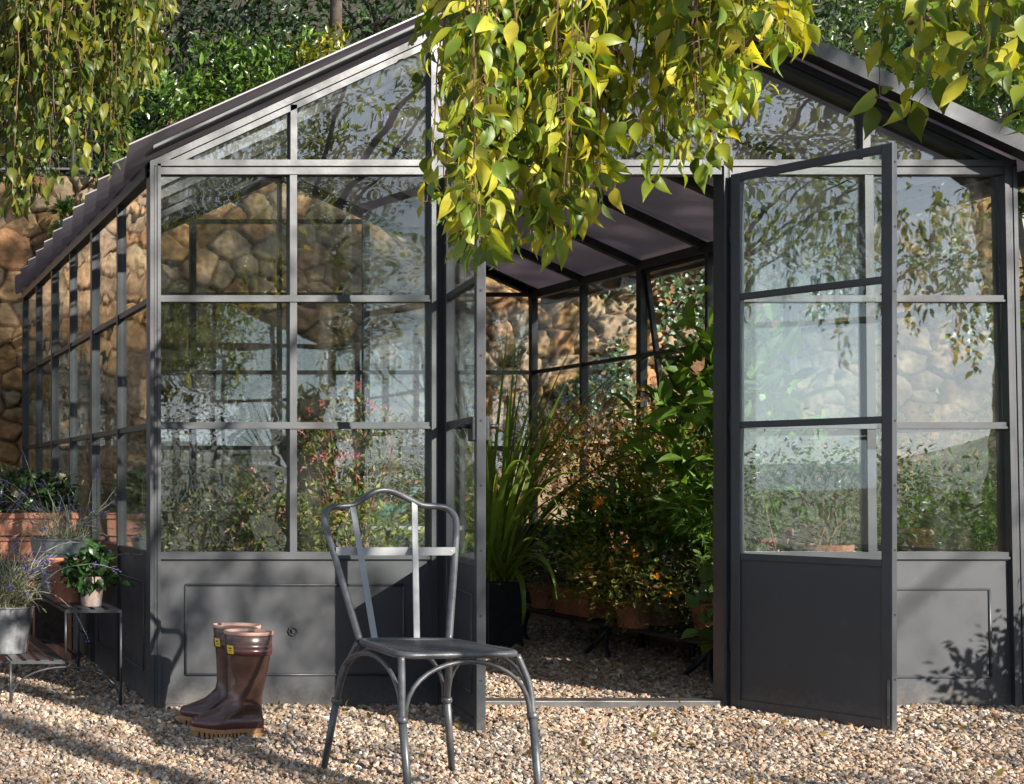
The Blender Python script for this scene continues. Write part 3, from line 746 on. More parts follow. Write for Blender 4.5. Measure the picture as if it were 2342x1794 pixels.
chair = empty('metal_chair', CB, label='dark grey tubular metal garden chair with an arched back and punched seat', cat='chair')
def cp(m, name, mat, **k): return m.build(name, M[mat], chair, offset=CB, **k)
ZS = .436
sBL, sBR = Vector((1.607, 4.0, ZS)), Vector((1.890, 4.0, ZS))
sFR = Vector((1.950, 3.70, ZS)); sFL = Vector((1.592, 3.66, ZS))
rim = []
def rc(p, q, r_): return p.lerp(q, r_ / (q - p).length)
cs = [sBL, sBR, sFR, sFL]
for i in range(4):
    p, a, b = cs[i], cs[i - 1], cs[(i + 1) % 4]
    rim += arc(rc(p, a, .05), p, rc(p, b, .05), 7)
# seat: punched sheet as a lattice of bars inside a tube rim
m = MB(); m.tube(rim, .0105, 10, closed=True); seat = cp(m, 'seat', 'chair', smooth=True)
m = MB()
def edge(t_, left):
    a, b = (sFL, sBL) if left else (sFR, sBR); return a.lerp(b, t_)
nb = 22
for k in range(1, nb):
    t = k / nb; a = edge(t, True); b = edge(t, False)
    ins = .006 + (.012 if k in (1, nb - 1) else 0)
    m.beam((a.x + ins, a.y, ZS + .001), (b.x - ins, b.y, ZS + .001), .0085, .003)
for k in range(1, 24):
    s_ = k / 24; a = sFL.lerp(sFR, s_); b = sBL.lerp(sBR, s_); m.beam((a.x, a.y + .006, ZS + .0035), (b.x, b.y - .006, ZS + .0035), .0075, .002)
c = cp(m, 'punched_sheet', 'chair'); c.parent = seat
# back frame
def bk(x_, z_):   # back plane leans away from the seat
    t = (z_ - ZS) / .46; return Vector((x_, 4.0 + .26 * t, z_))
zc_ = lambda py, d=4.24: Z(py, d)
L = [bk(1.612, ZS), bk(1.600, .57), bk(1.588, .70), bk(1.580, .79), bk(1.587, .822), bk(1.608, .842), bk(1.650, .847), bk(1.685, .851), bk(1.725, .873), bk(1.762, .893), bk(1.795, .899)]
Rr = [Vector((3.59 - p.x, p.y, p.z)) for p in L[::-1][1:]]
Rr[-1] = bk(1.886, ZS); Rr[-2] = bk(1.932, .57); Rr[-3] = bk(1.976, .70); Rr[-4] = bk(2.004, .79)
m = MB(); m.tube(smooth_path(L + Rr, 6), .0105, 10); cp(m, 'back_frame', 'chair', smooth=True)

for (xt, zt_, xb_) in ((1.680, .846, 1.657), (1.884, .857, 1.786)):
    a, b = bk(xt, zt_), bk(xb_, ZS + .003); m = MB(); m.beam(a + Vector((0, -.004, 0)), b + Vector((0, -.004, 0)), .0195, .004, (0, 1, 0)); cp(m, 'back_slat', 'strap', bevel=.001)
# curved cross band
zz_ = .705; m = MB(); p0, p1 = bk(1.592, zz_), bk(1.972, zz_)
bp_ = arc(p0 + Vector((0, -.012, 0)), (p0 + p1) / 2 + Vector((0, .055, -.004)), p1 + Vector((0, -.012, 0)), 14)
v = []
for p in bp_: v += [(p.x, p.y - .002, p.z - .013), (p.x, p.y - .002, p.z + .013), (p.x, p.y + .002, p.z + .013), (p.x, p.y + .002, p.z - .013)]
f = []
for i in range(len(bp_) - 1):
    for k in range(4): f.append((4 * i + k, 4 * i + (k + 1) % 4, 4 * i + 4 + (k + 1) % 4, 4 * i + 4 + k))
f += [(3, 2, 1, 0), tuple(4 * (len(bp_) - 1) + k for k in range(4))]
m.add(v, f); cp(m, 'back_band', 'strap')
for x_ in (1.60, 1.672, 1.842, 1.963):
    m = MB(); q = bk(x_, zz_); m.lathe([(0, .004), (.0035, .003), (.005, 0)], (0, 0, 0), 8); mv = m.v[0]; mv[:] = np.stack([mv[:, 0] + q.x, -mv[:, 2] + q.y - .008 + (.022 if 1.65 < x_ < 1.95 else 0), mv[:, 1] + q.z], 1)
    cp(m, 'rivet', 'strap')
# legs with collars
kn = {'FL': (Vector((1.592, 3.655, .255)), Vector((1.590, 3.60, 0.004))), 'FR': (Vector((1.978, 3.69, .262)), Vector((1.952, 3.60, 0.004))),
      'RL': (Vector((1.578, 4.10, .235)), Vector((1.552, 4.14, .004))), 'RR': (Vector((1.922, 4.09, .24)), Vector((1.962, 4.14, .004)))}
tp = {'FL': sFL + Vector((.004, .01, -.004)), 'FR': sFR + Vector((-.006, .01, -.004)), 'RL': sBL + Vector((-.002, -.004, -.004)), 'RR': sBR + Vector((0, -.004, -.004))}
for k, (kq, ft) in kn.items():
    m = MB(); a = tp[k]; mid = a.lerp(kq, .5) + (Vector((.012, 0, .0)) if k == 'FR' else Vector((-.010, .0, .0)) if k == 'RL' else Vector((0, 0, 0)))
    m.tube(smooth_path([a, mid, kq], 6), .0098, 10); m.tube([kq, kq.lerp(ft, .5), ft], [.0112, .0108, .0098], 10)
    lg = cp(m, 'leg', 'chair', smooth=True)
    m = MB(); dr = (ft - kq).normalized(); m.tube([kq - dr * .010, kq - dr * .006, kq + dr * .006, kq + dr * .010], [.0118, .0155, .0155, .0118], 12)
    c = cp(m, 'collar', 'chair', smooth=True); c.parent = lg
def hoop(a, b, zt, name='brace_arch'):
    a, b = Vector(a), Vector(b); pts = []
    for t in np.linspace(0, math.pi, 19):
        c_ = (a + b) / 2 + (a - b) / 2 * math.cos(t); c_.z = a.z + (b.z - a.z) * (1 - math.cos(t)) / 2 + (zt - (a.z + b.z) / 2) * math.sin(t) ** .8; pts.append(c_)
    m = MB(); m.tube(pts, .0068, 8); cp(m, name, 'chair', smooth=True)
hoop(kn['FL'][0] + Vector((.008, 0, -.005)), kn['FR'][0] + Vector((-.008, 0, -.01)), ZS - .018)
hoop(kn['FL'][0] + Vector((0, .008, 0)), kn['RL'][0] + Vector((.0, -.008, 0)), ZS - .022)
hoop(kn['FR'][0] + Vector((0, .008, 0)), kn['RR'][0] + Vector((.0, -.008, 0)), ZS - .022)
hoop(kn['RL'][0] + Vector((.008, 0, 0)), kn['RR'][0] + Vector((-.008, 0, 0)), ZS - .022)

# ------------------------------------------------------------------ boots
def boot(name_label, loc, rz, lean_=0):
    t = empty('rubber_boot', loc, rz, label=name_label, cat='boot', group='pair of brown rubber boots'); t.scale = (.97, 1, .94)
    # slices: z, u_back, u_front, half width ; toe points to -x
    S = [(.034, -.004, .258, .047), (.045, -.006, .262, .050), (.060, -.006, .258, .050), (.074, -.005, .245, .048), (.086, -.004, .224, .045), (.098, -.003, .198, .043),
         (.112, -.002, .170, .041), (.130, -.001, .146, .041), (.150, -.002, .131, .043), (.175, -.006, .122, .047), (.21, -.013, .120, .052), (.25, -.021, .123, .056),
         (.30, -.029, .127, .060), (.335, -.034, .131, .062), (.336, -.036, .133, .064), (.360, -.038, .135, .065), (.361, -.036, .133, .063), (.400, -.040, .137, .066)]
    n = 40
    def ringpts(z, ub, uf, w, k=0):
        out = []
        for i in range(n):
            th = 2 * math.pi * i / n; c_, s_ = math.cos(th), math.sin(th)
            e = 2.0 if z > .1 else 2.3
            u = math.copysign(abs(c_) ** (2 / e), c_); v_ = math.copysign(abs(s_) ** (2 / e), s_)
            L_ = (uf - ub) / 2; um = (uf + ub) / 2
            uu = um + L_ * u
            ww = w
            if z < .11:   # foot: waist at the arch, broad at the ball, rounded toe
                tt = (uu - ub) / (uf - ub); ww = w * (.80 + .30 * math.exp(-((tt - .68) / .2) ** 2) - .10 * math.exp(-((tt - .38) / .15) ** 2))
            zz = z
            if z < .10:   # toe spring and instep line
                zz = z + .010 * max(0, (uu - .18) / .08) ** 2 * .6
            wr = .0022 * math.sin(7 * z * 20 + 2.3 * c_) * math.exp(-((z - .15) / .045) ** 2) * (1 if c_ > -.2 else .6)
            out.append((-(uu + wr), v_ * ww, zz))
        return out
    v = []; cols = []
    for s_ in S: v += ringpts(*s_)
    f = []
    for r_ in range(len(S) - 1):
        for i in range(n): j = (i + 1) % n; f.append((r_ * n + i, r_ * n + j, (r_ + 1) * n + j, (r_ + 1) * n + i))
    f.append(tuple(range(n - 1, -1, -1)))
    m = MB(); m.add(v, [tuple(reversed(q)) for q in f]); o = m.build('shaft', M['rubber'], t, smooth=True)
    # darker foxing round the foot
    FX = [(.034, -.006, .260, .0485), (.046, -.009, .265, .0525), (.062, -.009, .262, .0525), (.072, -.008, .252, .0505), (.076, -.004, .245, .048)]
    v = []; 
    for s_ in FX: v += ringpts(*s_)
    f = []
    for r_ in range(len(FX) - 1):
        for i in range(n): j = (i + 1) % n; f.append((r_ * n + i, (r_ + 1) * n + i, (r_ + 1) * n + j, r_ * n + j))
    m = MB(); m.add(v, [tuple(reversed(q)) for q in f]); m.build('foxing', M['rubberdark'], t, smooth=True)
    # band under the rim
    v = []
    for s_ in ((.318, -.034, .131, .063), (.3185, -.0365, .1335, .0653), (.345, -.0385, .1355, .0670), (.3455, -.035, .132, .063)): v += ringpts(*s_)
    f = [(r_ * n + i, (r_ + 1) * n + i, (r_ + 1) * n + (i + 1) % n, r_ * n + (i + 1) % n) for r_ in range(3) for i in range(n)]
    m = MB(); m.add(v, [tuple(reversed(q)) for q in f]); m.build('band', M['rubberdark'], t, smooth=True)
    # rim and lining
    v = []
    for s_ in ((.394, -.041, .138, .067), (.403, -.043, .140, .069), (.407, -.041, .138, .067), (.406, -.037, .134, .063), (.395, -.036, .133, .062)): v += ringpts(*s_)
    f = [(r_ * n + i, (r_ + 1) * n + i, (r_ + 1) * n + (i + 1) % n, r_ * n + (i + 1) % n) for r_ in range(4) for i in range(n)]
    m = MB(); m.add(v, [tuple(reversed(q)) for q in f]); m.build('rim', M['rubberrim'], t, smooth=True)
    v = []
    for s_ in ((.395, -.036, .133, .062), (.30, -.028, .125, .056), (.15, .002, .125, .038)): v += ringpts(*s_)
    f = [(r_ * n + i, (r_ + 1) * n + i, (r_ + 1) * n + (i + 1) % n, r_ * n + (i + 1) % n) for r_ in range(2) for i in range(n)] + [tuple(2 * n + i for i in range(n))]
    m = MB(); m.add(v, f); m.build('lining', M['lining'], t, smooth=True)
    # gum sole: welt, heel block and lugs
    def outline(ub, uf, w, z, cnt=40): return ringpts(z, ub, uf, w)
    v = outline(-.010, .268, .0555, .0) ; 
    lo = [(p[0], p[1], .022 + .010 * max(0, (-p[0] - .18) / .08) ** 2 * .6) for p in v]; hi = [(p[0], p[1], .037 + .010 * max(0, (-p[0] - .18) / .08) ** 2 * .6) for p in v]
    m = MB(); m.add(lo + hi, [tuple(range(n)), tuple(range(2 * n - 1, n - 1, -1))] + [(i, n + i, n + (i + 1) % n, (i + 1) % n) for i in range(n)])
    # forefoot and heel lugs
    for k in range(11):
        u = .095 + k * .0152; tt = (u + .01) / .278; ww = .0545 * (.80 + .30 * math.exp(-((tt - .68) / .2) ** 2) - .10 * math.exp(-((tt - .38) / .15) ** 2)) * (1 - max(0, (tt - .75) / .25) ** 2.4 * .75)
        zb = .004 + .010 * max(0, (u - .18) / .08) ** 2 * .6
        m.box(-u - .0095, -u, -ww, ww, zb, .0225 + zb - .004)
    m.box(-.070, .004, -.044, .044, .008, .0222)
    for k in range(5): m.box(-.068 + k * .0145, -.068 + k * .0145 + .010, -.0455, .0455, .0, .012)
    m.build('sole', M['gum'], t, bevel=.0012)
    # yellow patch with a dark print, wrapped on the front outer edge
    def onsurf(th, z, out):
        e = 2.0; ub, uf, w = -.034 - (z - .335) * .1, .131 + (z - .335) * .1, .0635 + (z - .335) * .05
        c_, s_ = math.cos(th), math.sin(th); return (-((uf + ub) / 2 + ((uf - ub) / 2 + out) * c_), (w + out) * s_, z)
    for th0, th1 in ((-.62, -.22),):
        m = MB(); v = []; q = 6
        for i in range(q + 1):
            th = th0 + (th1 - th0) * i / q; v += [onsurf(th, .322, .0048), onsurf(th, .354, .0048)]
        m.add(v, [(2 * i, 2 * i + 2, 2 * i + 3, 2 * i + 1) for i in range(q)]); pt = m.build('label_patch', M['yellow'], t)
        m = MB()
        for za, zb, ta, tb in ((.3405, .3455, .25, .7), (.3335, .3355, .2, .8), (.3285, .3300, .25, .7)):
            v = []
            for i in range(q + 1):
                th = th0 + (th1 - th0) * (ta + (tb - ta) * i / q); dz = .002 * math.sin(i * 1.7) if zb - za > .005 else 0
                v += [onsurf(th, za + dz, .0054), onsurf(th, zb - dz, .0054)]
            m.add(v, [(2 * i, 2 * i + 2, 2 * i + 3, 2 * i + 1) for i in range(q)])
        m.build('print', M['black'], pt)
    return t
boot('brown rubber boot standing nearer the chair, its yellow patch in full view', (1.530, 4.68, .008), R(3))
boot('brown rubber boot half hidden behind the other boot of its pair', (1.548, 4.87, .008), R(-5))

# ------------------------------------------------------------------ overhanging hackberry trees
HACK = [(.075, .13, .022), (.16, .235, .03), (.28, .345, .04), (.44, .44, .05), (.56, .47, .06)]
def spray(L, T, Bm, start, length, rng, size, pal, sway=.10, gap=.028):
    """one drooping shoot: a thin twig, side twiglets and leaves that hang from it"""
    p = Vector(start); d = Vector((rng.normal() * .15, rng.normal() * .2, -1)).normalized(); pts = [p.copy()]
    nst = max(3, int(length / .06))
    for i in range(nst):
        d = (d + Vector((rng.normal() * sway, rng.normal() * sway, -.5))).normalized(); p = p + d * (length / nst); pts.append(p.copy())
    T.tube(pts, [.0022 * (1 - .7 * i / nst) + .0005 for i in range(nst + 1)], 4, cap=False)
    A = np.array([tuple(q) for q in pts]); seg = np.linspace(0, nst, max(3, int(length / gap)))
    i0 = np.minimum(seg.astype(int), nst - 1); base = A[i0] + (A[i0 + 1] - A[i0]) * (seg - i0)[:, None]
    n = len(base) * 2; base = np.repeat(base, 2, 0); side = np.tile([1., -1.], n // 2)
    a = rng.random(n) * 2 * math.pi; out = np.stack([np.cos(a), np.sin(a) * .8, np.zeros(n)], 1) * side[:, None]
    off = out * (rng.random((n, 1)) * .045 + .008); base2 = base + off + np.array([0, 0, -.012])
    keep = rng.random(n) < .86
    for q, w in zip(base[keep], base2[keep]):
        if rng.random() < .5: T.tube([tuple(q), tuple((q + w) / 2 + np.array([0, 0, .005])), tuple(w)], .0008, 3, cap=False)
    ax = out * .55 + np.array([0, 0, -1]) + rng.normal(size=(n, 3)) * .33
    nm = out + rng.normal(size=(n, 3)) * .7
    s = size * (.45 + .75 * rng.random(n))
    cl = pick(pal, n, rng, .2); fr_ = frames(ax, nm); sc = np.stack([s * rng.uniform(.85, 1.15, n), s, s], 1); kind = rng.random(n) < .5
    for tv, tf, kk in ((FINE_V, FINE_F, kind), (FINE2_V, FINE2_F, ~kind)):
        q_ = keep & kk; L.inst(tv, tf, base2[q_], fr_[q_], sc[q_], cl[q_])
    for q in base2[keep]:
        if rng.random() < .085:
            r_ = .0038 + rng.random() * .0016; c_ = q + np.array([rng.normal() * .01, rng.normal() * .01, -.02])
            Bm.append((c_, r_))
ICO = None
def berries(lst, parent, off):
    if not lst: return
    th = (1 + 5 ** .5) / 2
    ico = unit(np.array([(-1, th, 0), (1, th, 0), (-1, -th, 0), (1, -th, 0), (0, -1, th), (0, 1, th), (0, -1, -th), (0, 1, -th), (th, 0, -1), (th, 0, 1), (-th, 0, -1), (-th, 0, 1)], float))
    icf = [(0, 11, 5), (0, 5, 1), (0, 1, 7), (0, 7, 10), (0, 10, 11), (1, 5, 9), (5, 11, 4), (11, 10, 2), (10, 7, 6), (7, 1, 8), (3, 9, 4), (3, 4, 2), (3, 2, 6), (3, 6, 8), (3, 8, 9), (4, 9, 5), (2, 4, 11), (6, 2, 10), (8, 6, 7), (9, 8, 1)]
    m = MB(); n = len(lst); m.inst(ico, icf, np.array([a for a, b in lst]), np.tile(np.eye(3), (n, 1, 1)), np.array([b for a, b in lst]), np.tile((.1, .03, .03), (n, 1)))
    m.build('berries', M['berry'], parent, offset=off, smooth=True)['kind'] = 'stuff'

def hanging_tree(name, base, label, sil, d0, d1, size, seed, limbs, trunk_top, per=2, topY=-140, pal=HACK, fill=0, gap=.028):
    """sil: list of (photo column, lowest photo row reached there)"""
    rng = np.random.default_rng(seed); t = empty(name, base, label=label, cat='tree', group=None)
    L, T, B = MB(), MB(), []
    xs = [a for a, b in sil]; ys = [b for a, b in sil]
    n = per
    for k in range(n):
        px = rng.uniform(xs[0], xs[-1]) if k % 4 or not fill else rng.uniform(*fill); bot = np.interp(px, xs, ys) * (1 if fill and k % 4 == 0 else 1) * (1 if rng.random() < .35 else rng.uniform(.2, 1)) ; bot = bot - abs(rng.normal()) * 12
        d = rng.uniform(d0, d1); z0 = Z(topY, d) + rng.uniform(-.1, .15); z1 = Z(bot, d) + size * .8
        ln = z0 - z1
        if ln < .06: continue
        spray(L, T, B, (X(px, d), d, z0), ln, rng, size, pal, gap=gap)
    off = base
    br = MB()
    for pts, r0, r1 in limbs:
        sp = smooth_path(pts, 5); br.tube(sp, list(np.linspace(r0, r1, len(sp))), 8)
    br.build('branch', M['bark'], t, offset=off, smooth=True)
    tr = MB(); tt = Vector(trunk_top); b0 = Vector(base)
    sp = smooth_path([b0, b0.lerp(tt, .35) + Vector((.06, .03, 0)), b0.lerp(tt, .7) + Vector((-.05, 0, 0)), tt], 5)
    tr.tube(sp, list(np.linspace(.17, .09, len(sp))), 12); tr.build('trunk', M['bark'], t, offset=off, smooth=True)
    T.build('twigs', M['twig'], t, offset=off)
    L.build('foliage', M['leaf'], t, offset=off, smooth=True); berries(B, t, off)
    return t
# centre sprays over the gable
zc = Z(-150, 3.2)
near = hanging_tree('hackberry_tree', (4.9, -3.3, 0), 'weeping tree whose bright yellow-green sprays with dark berries hang over the middle of the gable',
    [(945, 150), (960, 430), (975, 540), (1020, 590), (1060, 575), (1110, 570), (1150, 555), (1200, 480), (1260, 500), (1300, 330), (1360, 300), (1400, 300), (1420, 420), (1470, 400), (1520, 300), (1560, 260), (1600, 270), (1640, 140), (1700, 130), (1720, 40)],
    2.95, 3.5, .067, 5,
    [([(4.9, -3.3, 2.9), (4.0, -1.0, 3.6), (3.0, 1.4, 3.1), (2.2, 3.0, 2.45), (1.6, 3.4, 2.3)], .07, .012), ([(3.0, 1.4, 3.1), (2.9, 2.4, 2.75), (2.5, 3.2, 2.35)], .03, .008),
     ([(4.9, -3.3, 2.6), (5.6, -3.0, 4.0), (6.4, -2.6, 5.2)], .035, .012), ([(4.9, -3.3, 2.6), (4.4, -4.0, 4.0), (3.6, -4.2, 5.2)], .04, .012), ([(4.9, -3.3, 2.9), (5.0, -2.4, 4.6), (5.2, -1.6, 6.0)], .035, .012)],
    (4.9, -3.3, 3.0), per=158, gap=.03, fill=(955, 1250))
# right sprays, nearest the camera
near2 = hanging_tree('hackberry_tree', (4.2, -.9, 0), 'weeping tree whose large green leaves hang in front of the right roof verge',
    [(1915, 100), (1930, 200), (1960, 290), (2010, 250), (2050, 300), (2090, 200), (2150, 230), (2193, 230), (2300, 300), (2420, 330)],
    2.1, 2.5, .062, 15,
    [([(4.2, -.9, 2.2), (3.6, .6, 2.7), (2.7, 1.7, 2.2), (2.0, 2.2, 1.98)], .05, .008), ([(4.2, -.9, 2.2), (4.5, -.6, 3.6), (5.2, -.3, 4.6)], .05, .02)],
    (4.2, -.9, 2.4), per=36, topY=-160, pal=[(.09, .15, .02), (.17, .24, .03), (.3, .35, .04), (.5, .46, .05)])
# left sprays in front of the wall
near3 = hanging_tree('hackberry_tree', (-1.6, 6.2, 0), 'weeping tree hanging down on the left in front of the stone wall and eave',
    [(-120, 480), (0, 480), (60, 460), (110, 470), (140, 300), (175, 260), (195, 400), (240, 350), (265, 250), (300, 200), (335, 190), (352, 60)],
    4.6, 5.6, .068, 25,
    [([(-1.6, 6.2, 3.2), (-.8, 5.6, 4.0), (.2, 5.2, 3.7), (1.1, 5.0, 3.3)], .08, .012), ([(-.8, 5.6, 4.0), (.1, 5.9, 3.8), (.8, 5.7, 3.3)], .04, .01)],
    (-1.6, 6.2, 3.3), per=125, topY=-160, pal=[(.05, .09, .02), (.09, .13, .025), (.16, .18, .03), (.27, .26, .03)], gap=.032)

# crowns: unseen leaf clumps added along the sun's rays from chosen spots, to throw dappled shade there
def crown(parent, base, targets, ys, seed, leaf=.09, nleaf=34, name='crown', sp=.22):
    rng = np.random.default_rng(seed); f = MB(); s = np.array([SUN.x, SUN.y, SUN.z])
    for (x0, x1, y0, y1, z0, z1, n) in targets:
        p = np.stack([rng.uniform(x0, x1, n), rng.uniform(y0, y1, n), rng.uniform(z0, z1, n)], 1)
        yy = rng.uniform(ys[0], ys[1], n); t = (p[:, 1] - yy) / -s[1]
        c = p + s * t[:, None]
        q = np.repeat(c, nleaf, 0) + rng.normal(size=(n * nleaf, 3)) * sp * np.array([1, 1, .8]) * rng.uniform(.5, 1.2, (n * nleaf, 1))
        leaves(f, q, leaf, HACK[:4], rng, .8, False)
    f.build(name, M['leaf'], parent, offset=base)
crown(near, (4.9, -3.3, 0), [
    (1.2, 2.5, 5.3, 5.3, 0.05, .75, 19), (1.2, 2.6, 5.3, 5.3, 1.0, 2.6, 12), (2.5, 3.6, 5.3, 5.3, 1.9, 3.1, 8), (3.6, 4.8, 5.3, 5.3, 1.7, 2.6, 3),
    (.6, 3.4, 3.6, 5.1, 0, 0, 18), (1.3, 4.8, 5.25, 5.3, 0, .7, 4), (.5, 2.0, 5.3, 9.0, .6, 3.0, 6)], (-4.2, -1.4), 31)

# ------------------------------------------------------------------ planting above the wall
def bg_tree(name, label, base, top, rad, n, pal, seed, size=.075, trunk=.05, mat='leafdark', cz=None, per=30, big=False, cat='tree', bark='bark', group='trees above the stone wall', width=1.0):
    rng = np.random.default_rng(seed); t = empty(name, base, label=label, cat=cat, group=group)
    b = Vector(base); tp_ = Vector(top)
    m = MB(); sp = smooth_path([b + Vector((0, 0, -.1)), b.lerp(tp_, .4) + Vector((rng.normal() * .08, rng.normal() * .05, 0)), b.lerp(tp_, .75) + Vector((rng.normal() * .08, 0, 0)), tp_], 4)
    m.tube(sp, list(np.linspace(trunk, trunk * .4, len(sp))), 8); m.build('trunk', M[bark], t, offset=base, smooth=True)
    c = cz or tuple(tp_)
    p, cc, _ = clumps(c, rad, n, per, rng, .16, .4)
    m = MB()
    for k in range(min(12, len(cc))):
        a = b.lerp(tp_, .35 + .6 * rng.random()); e = Vector(cc[k]); m.tube([a, a.lerp(e, .5) + Vector((0, 0, .06)), e], [trunk * .35, trunk * .2, trunk * .08], 5)
    m.build('branch', M[bark], t, offset=base)
    f = MB(); leaves(f, p, size, pal, rng, .2, big, out=(c[0], c[1], c[2] - rad[2] * .5), width=width); f.build('crown', M[mat], t, offset=base)
    return t
TZ = 3.2
# lit shrubs right behind the roof on the left
for i, (px, py, d, rx, rz_, n, pal, lab) in enumerate([
    (330, 260, 10.6, .42, .40, 800, BRIGHT, 'glossy bright green bush above the wall just left of the roof slope'),
    (560, 190, 10.8, .75, .42, 1500, BRIGHT, 'broad bright green bush above the wall behind the middle of the left roof slope'),
    (690, 150, 10.5, .22, .28, 500, YELG, 'small yellowing bush peeping over the left roof slope below the ridge'),
    (150, 470, 9.75, .16, .12, 240, BRIGHT, 'tuft of fresh light green leaves growing from the wall beside the eave'),
    (240, 390, 10.1, .2, .14, 300, BRIGHT, 'low light green tuft on top of the wall next to the eave'),
    (30, 120, 11.0, .8, .8, 1600, GREEN, 'dull green bush behind the hanging sprays at far left'),
    (1770, 120, 10.5, .8, .75, 3600, GREEN, 'dense green bush above the right roof slope nearest the hanging sprays'),
    (2050, 300, 10.8, .8, .7, 3000, GREEN, 'dense dark green bush behind the right eave'),
    (2330, 180, 11.0, 1.0, 1.0, 2600, DARKG, 'dark bush beyond the right-hand sprays at the edge of the view')]):
    c = (X(px, d), d, Z(py, d)); bz = min(c[2] - rz_ * .8, TZ) if i not in (3,) else c[2] - rz_
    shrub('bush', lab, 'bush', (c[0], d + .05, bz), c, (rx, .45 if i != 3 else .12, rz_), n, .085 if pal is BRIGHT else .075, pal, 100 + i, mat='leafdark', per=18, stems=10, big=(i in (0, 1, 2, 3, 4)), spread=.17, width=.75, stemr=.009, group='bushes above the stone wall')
# darker trees behind them
k = 0
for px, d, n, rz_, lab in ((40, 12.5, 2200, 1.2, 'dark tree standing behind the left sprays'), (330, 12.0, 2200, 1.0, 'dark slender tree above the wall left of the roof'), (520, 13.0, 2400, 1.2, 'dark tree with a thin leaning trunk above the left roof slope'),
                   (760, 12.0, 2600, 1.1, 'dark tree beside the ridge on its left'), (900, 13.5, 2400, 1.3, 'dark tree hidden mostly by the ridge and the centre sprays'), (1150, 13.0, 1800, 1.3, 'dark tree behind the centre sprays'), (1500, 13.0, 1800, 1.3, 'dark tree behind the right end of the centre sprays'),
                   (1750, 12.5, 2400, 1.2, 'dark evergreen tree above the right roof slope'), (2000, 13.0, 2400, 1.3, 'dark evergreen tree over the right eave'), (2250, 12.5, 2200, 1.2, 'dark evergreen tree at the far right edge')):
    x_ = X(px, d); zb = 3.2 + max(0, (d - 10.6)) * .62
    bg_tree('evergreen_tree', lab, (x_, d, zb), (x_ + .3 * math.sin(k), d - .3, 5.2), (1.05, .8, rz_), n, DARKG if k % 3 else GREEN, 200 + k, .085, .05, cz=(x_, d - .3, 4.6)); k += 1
# trees rooted on the terrace, their crowns added above the view to shade it
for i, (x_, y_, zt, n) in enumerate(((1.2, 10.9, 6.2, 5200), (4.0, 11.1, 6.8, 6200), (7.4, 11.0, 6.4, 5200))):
    bg_tree('shade_tree', ('tall dark tree added for shade, its spreading crown above the left roof slope', 'tall dark tree added for shade, its spreading crown behind the ridge', 'tall dark tree added for shade, its spreading crown behind the right roof slope')[i],
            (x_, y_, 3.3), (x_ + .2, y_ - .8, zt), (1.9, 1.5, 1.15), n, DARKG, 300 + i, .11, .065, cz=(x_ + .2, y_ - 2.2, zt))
# iron railing on the wall top at the left
rl = empty('railing', (.3, 10.05, 3.25), label='thin dark iron railing on top of the wall behind the left sprays', cat='railing')
m = MB(); m.box(.3, 2.0, 10.14, 10.165, 4.17, 4.19); m.box(.3, 2.0, 10.14, 10.165, 3.36, 3.375); m.build('rail', M['iron'], rl, offset=(.3, 10.05, 3.25))
for i in range(12):
    m = MB(); x_ = .34 + i * .15; m.tube([(x_, 10.15, 3.22), (x_, 10.15, 4.2)], .009, 6); m.build('baluster', M['iron'], rl, offset=(.3, 10.05, 3.25))
# tree at the right edge behind the greenhouse
bg_tree('pale_trunk_tree', 'tree with a smooth pale grey trunk just outside the right corner of the greenhouse', (6.55, 7.0, 0), (6.50, 7.0, 3.4), (.75, .6, .8), 2600, BRIGHT[:2] + GREEN, 401, .075, .13, cz=(6.7, 7.2, 3.2), bark='palebark', mat='leaf', group=None)
bg_tree('leafy_sapling', 'sapling with fresh green leaves filling the gap right of the corner post', (6.0, 6.1, 0), (6.0, 6.1, 2.0), (.36, .4, .75), 1400, BRIGHT, 402, .07, .02, cz=(6.05, 6.1, 2.0), mat='leaf', group=None)
# ivy on the wall
def ivy(label, paths, n, seed, spread=.12):
    rng = np.random.default_rng(seed); b = paths[0][0]; t = empty('ivy', (b[0], YW - .05, b[1]), label=label, cat='ivy'); off = (b[0], YW - .05, b[1])
    s = MB(); f = MB(); P = []
    for path in paths:
        pts = smooth_path([(x_, YW - .07, z_) for x_, z_ in path], 5); s.tube(pts, .005, 5)
        q = np.array([tuple(p) for p in pts]); i = rng.integers(0, len(q), n // len(paths))
        w = q[i] + rng.normal(size=(len(i), 3)) * np.array([spread, .0, spread]); w[:, 1] = YW - .06 - rng.random(len(i)) * .05; P.append(w)
    P = np.concatenate(P); m_ = len(P); ax = rng.normal(size=(m_, 3)) * np.array([1, .25, 1]) + np.array([0, -.1, -.5]); nm = rng.normal(size=(m_, 3)) * .3 + np.array([0, -1, .35])
    s_ = .055 * (.6 + .6 * rng.random(m_)); f.inst(LEAF_V, LEAF_F, P, frames(ax, nm), np.stack([s_ * 1.7, s_, s_], 1), pick(DARKG + GREEN, m_, rng))
    f.build('foliage', M['leafdark'], t, offset=off); s.build('stem', M['bark'], t, offset=off)
def WX(px): return X(px, YW)
def WZ(py): return Z(py, YW)
ivy('dark ivy trailing down the sunlit wall seen through the open door', [[(WX(1560), WZ(560)), (WX(1450), WZ(640)), (WX(1420), WZ(700))], [(WX(1500), WZ(560)), (WX(1380), WZ(590)), (WX(1330), WZ(610))], [(WX(1600), WZ(600)), (WX(1500), WZ(660)), (WX(1470), WZ(690))]], 480, 51)
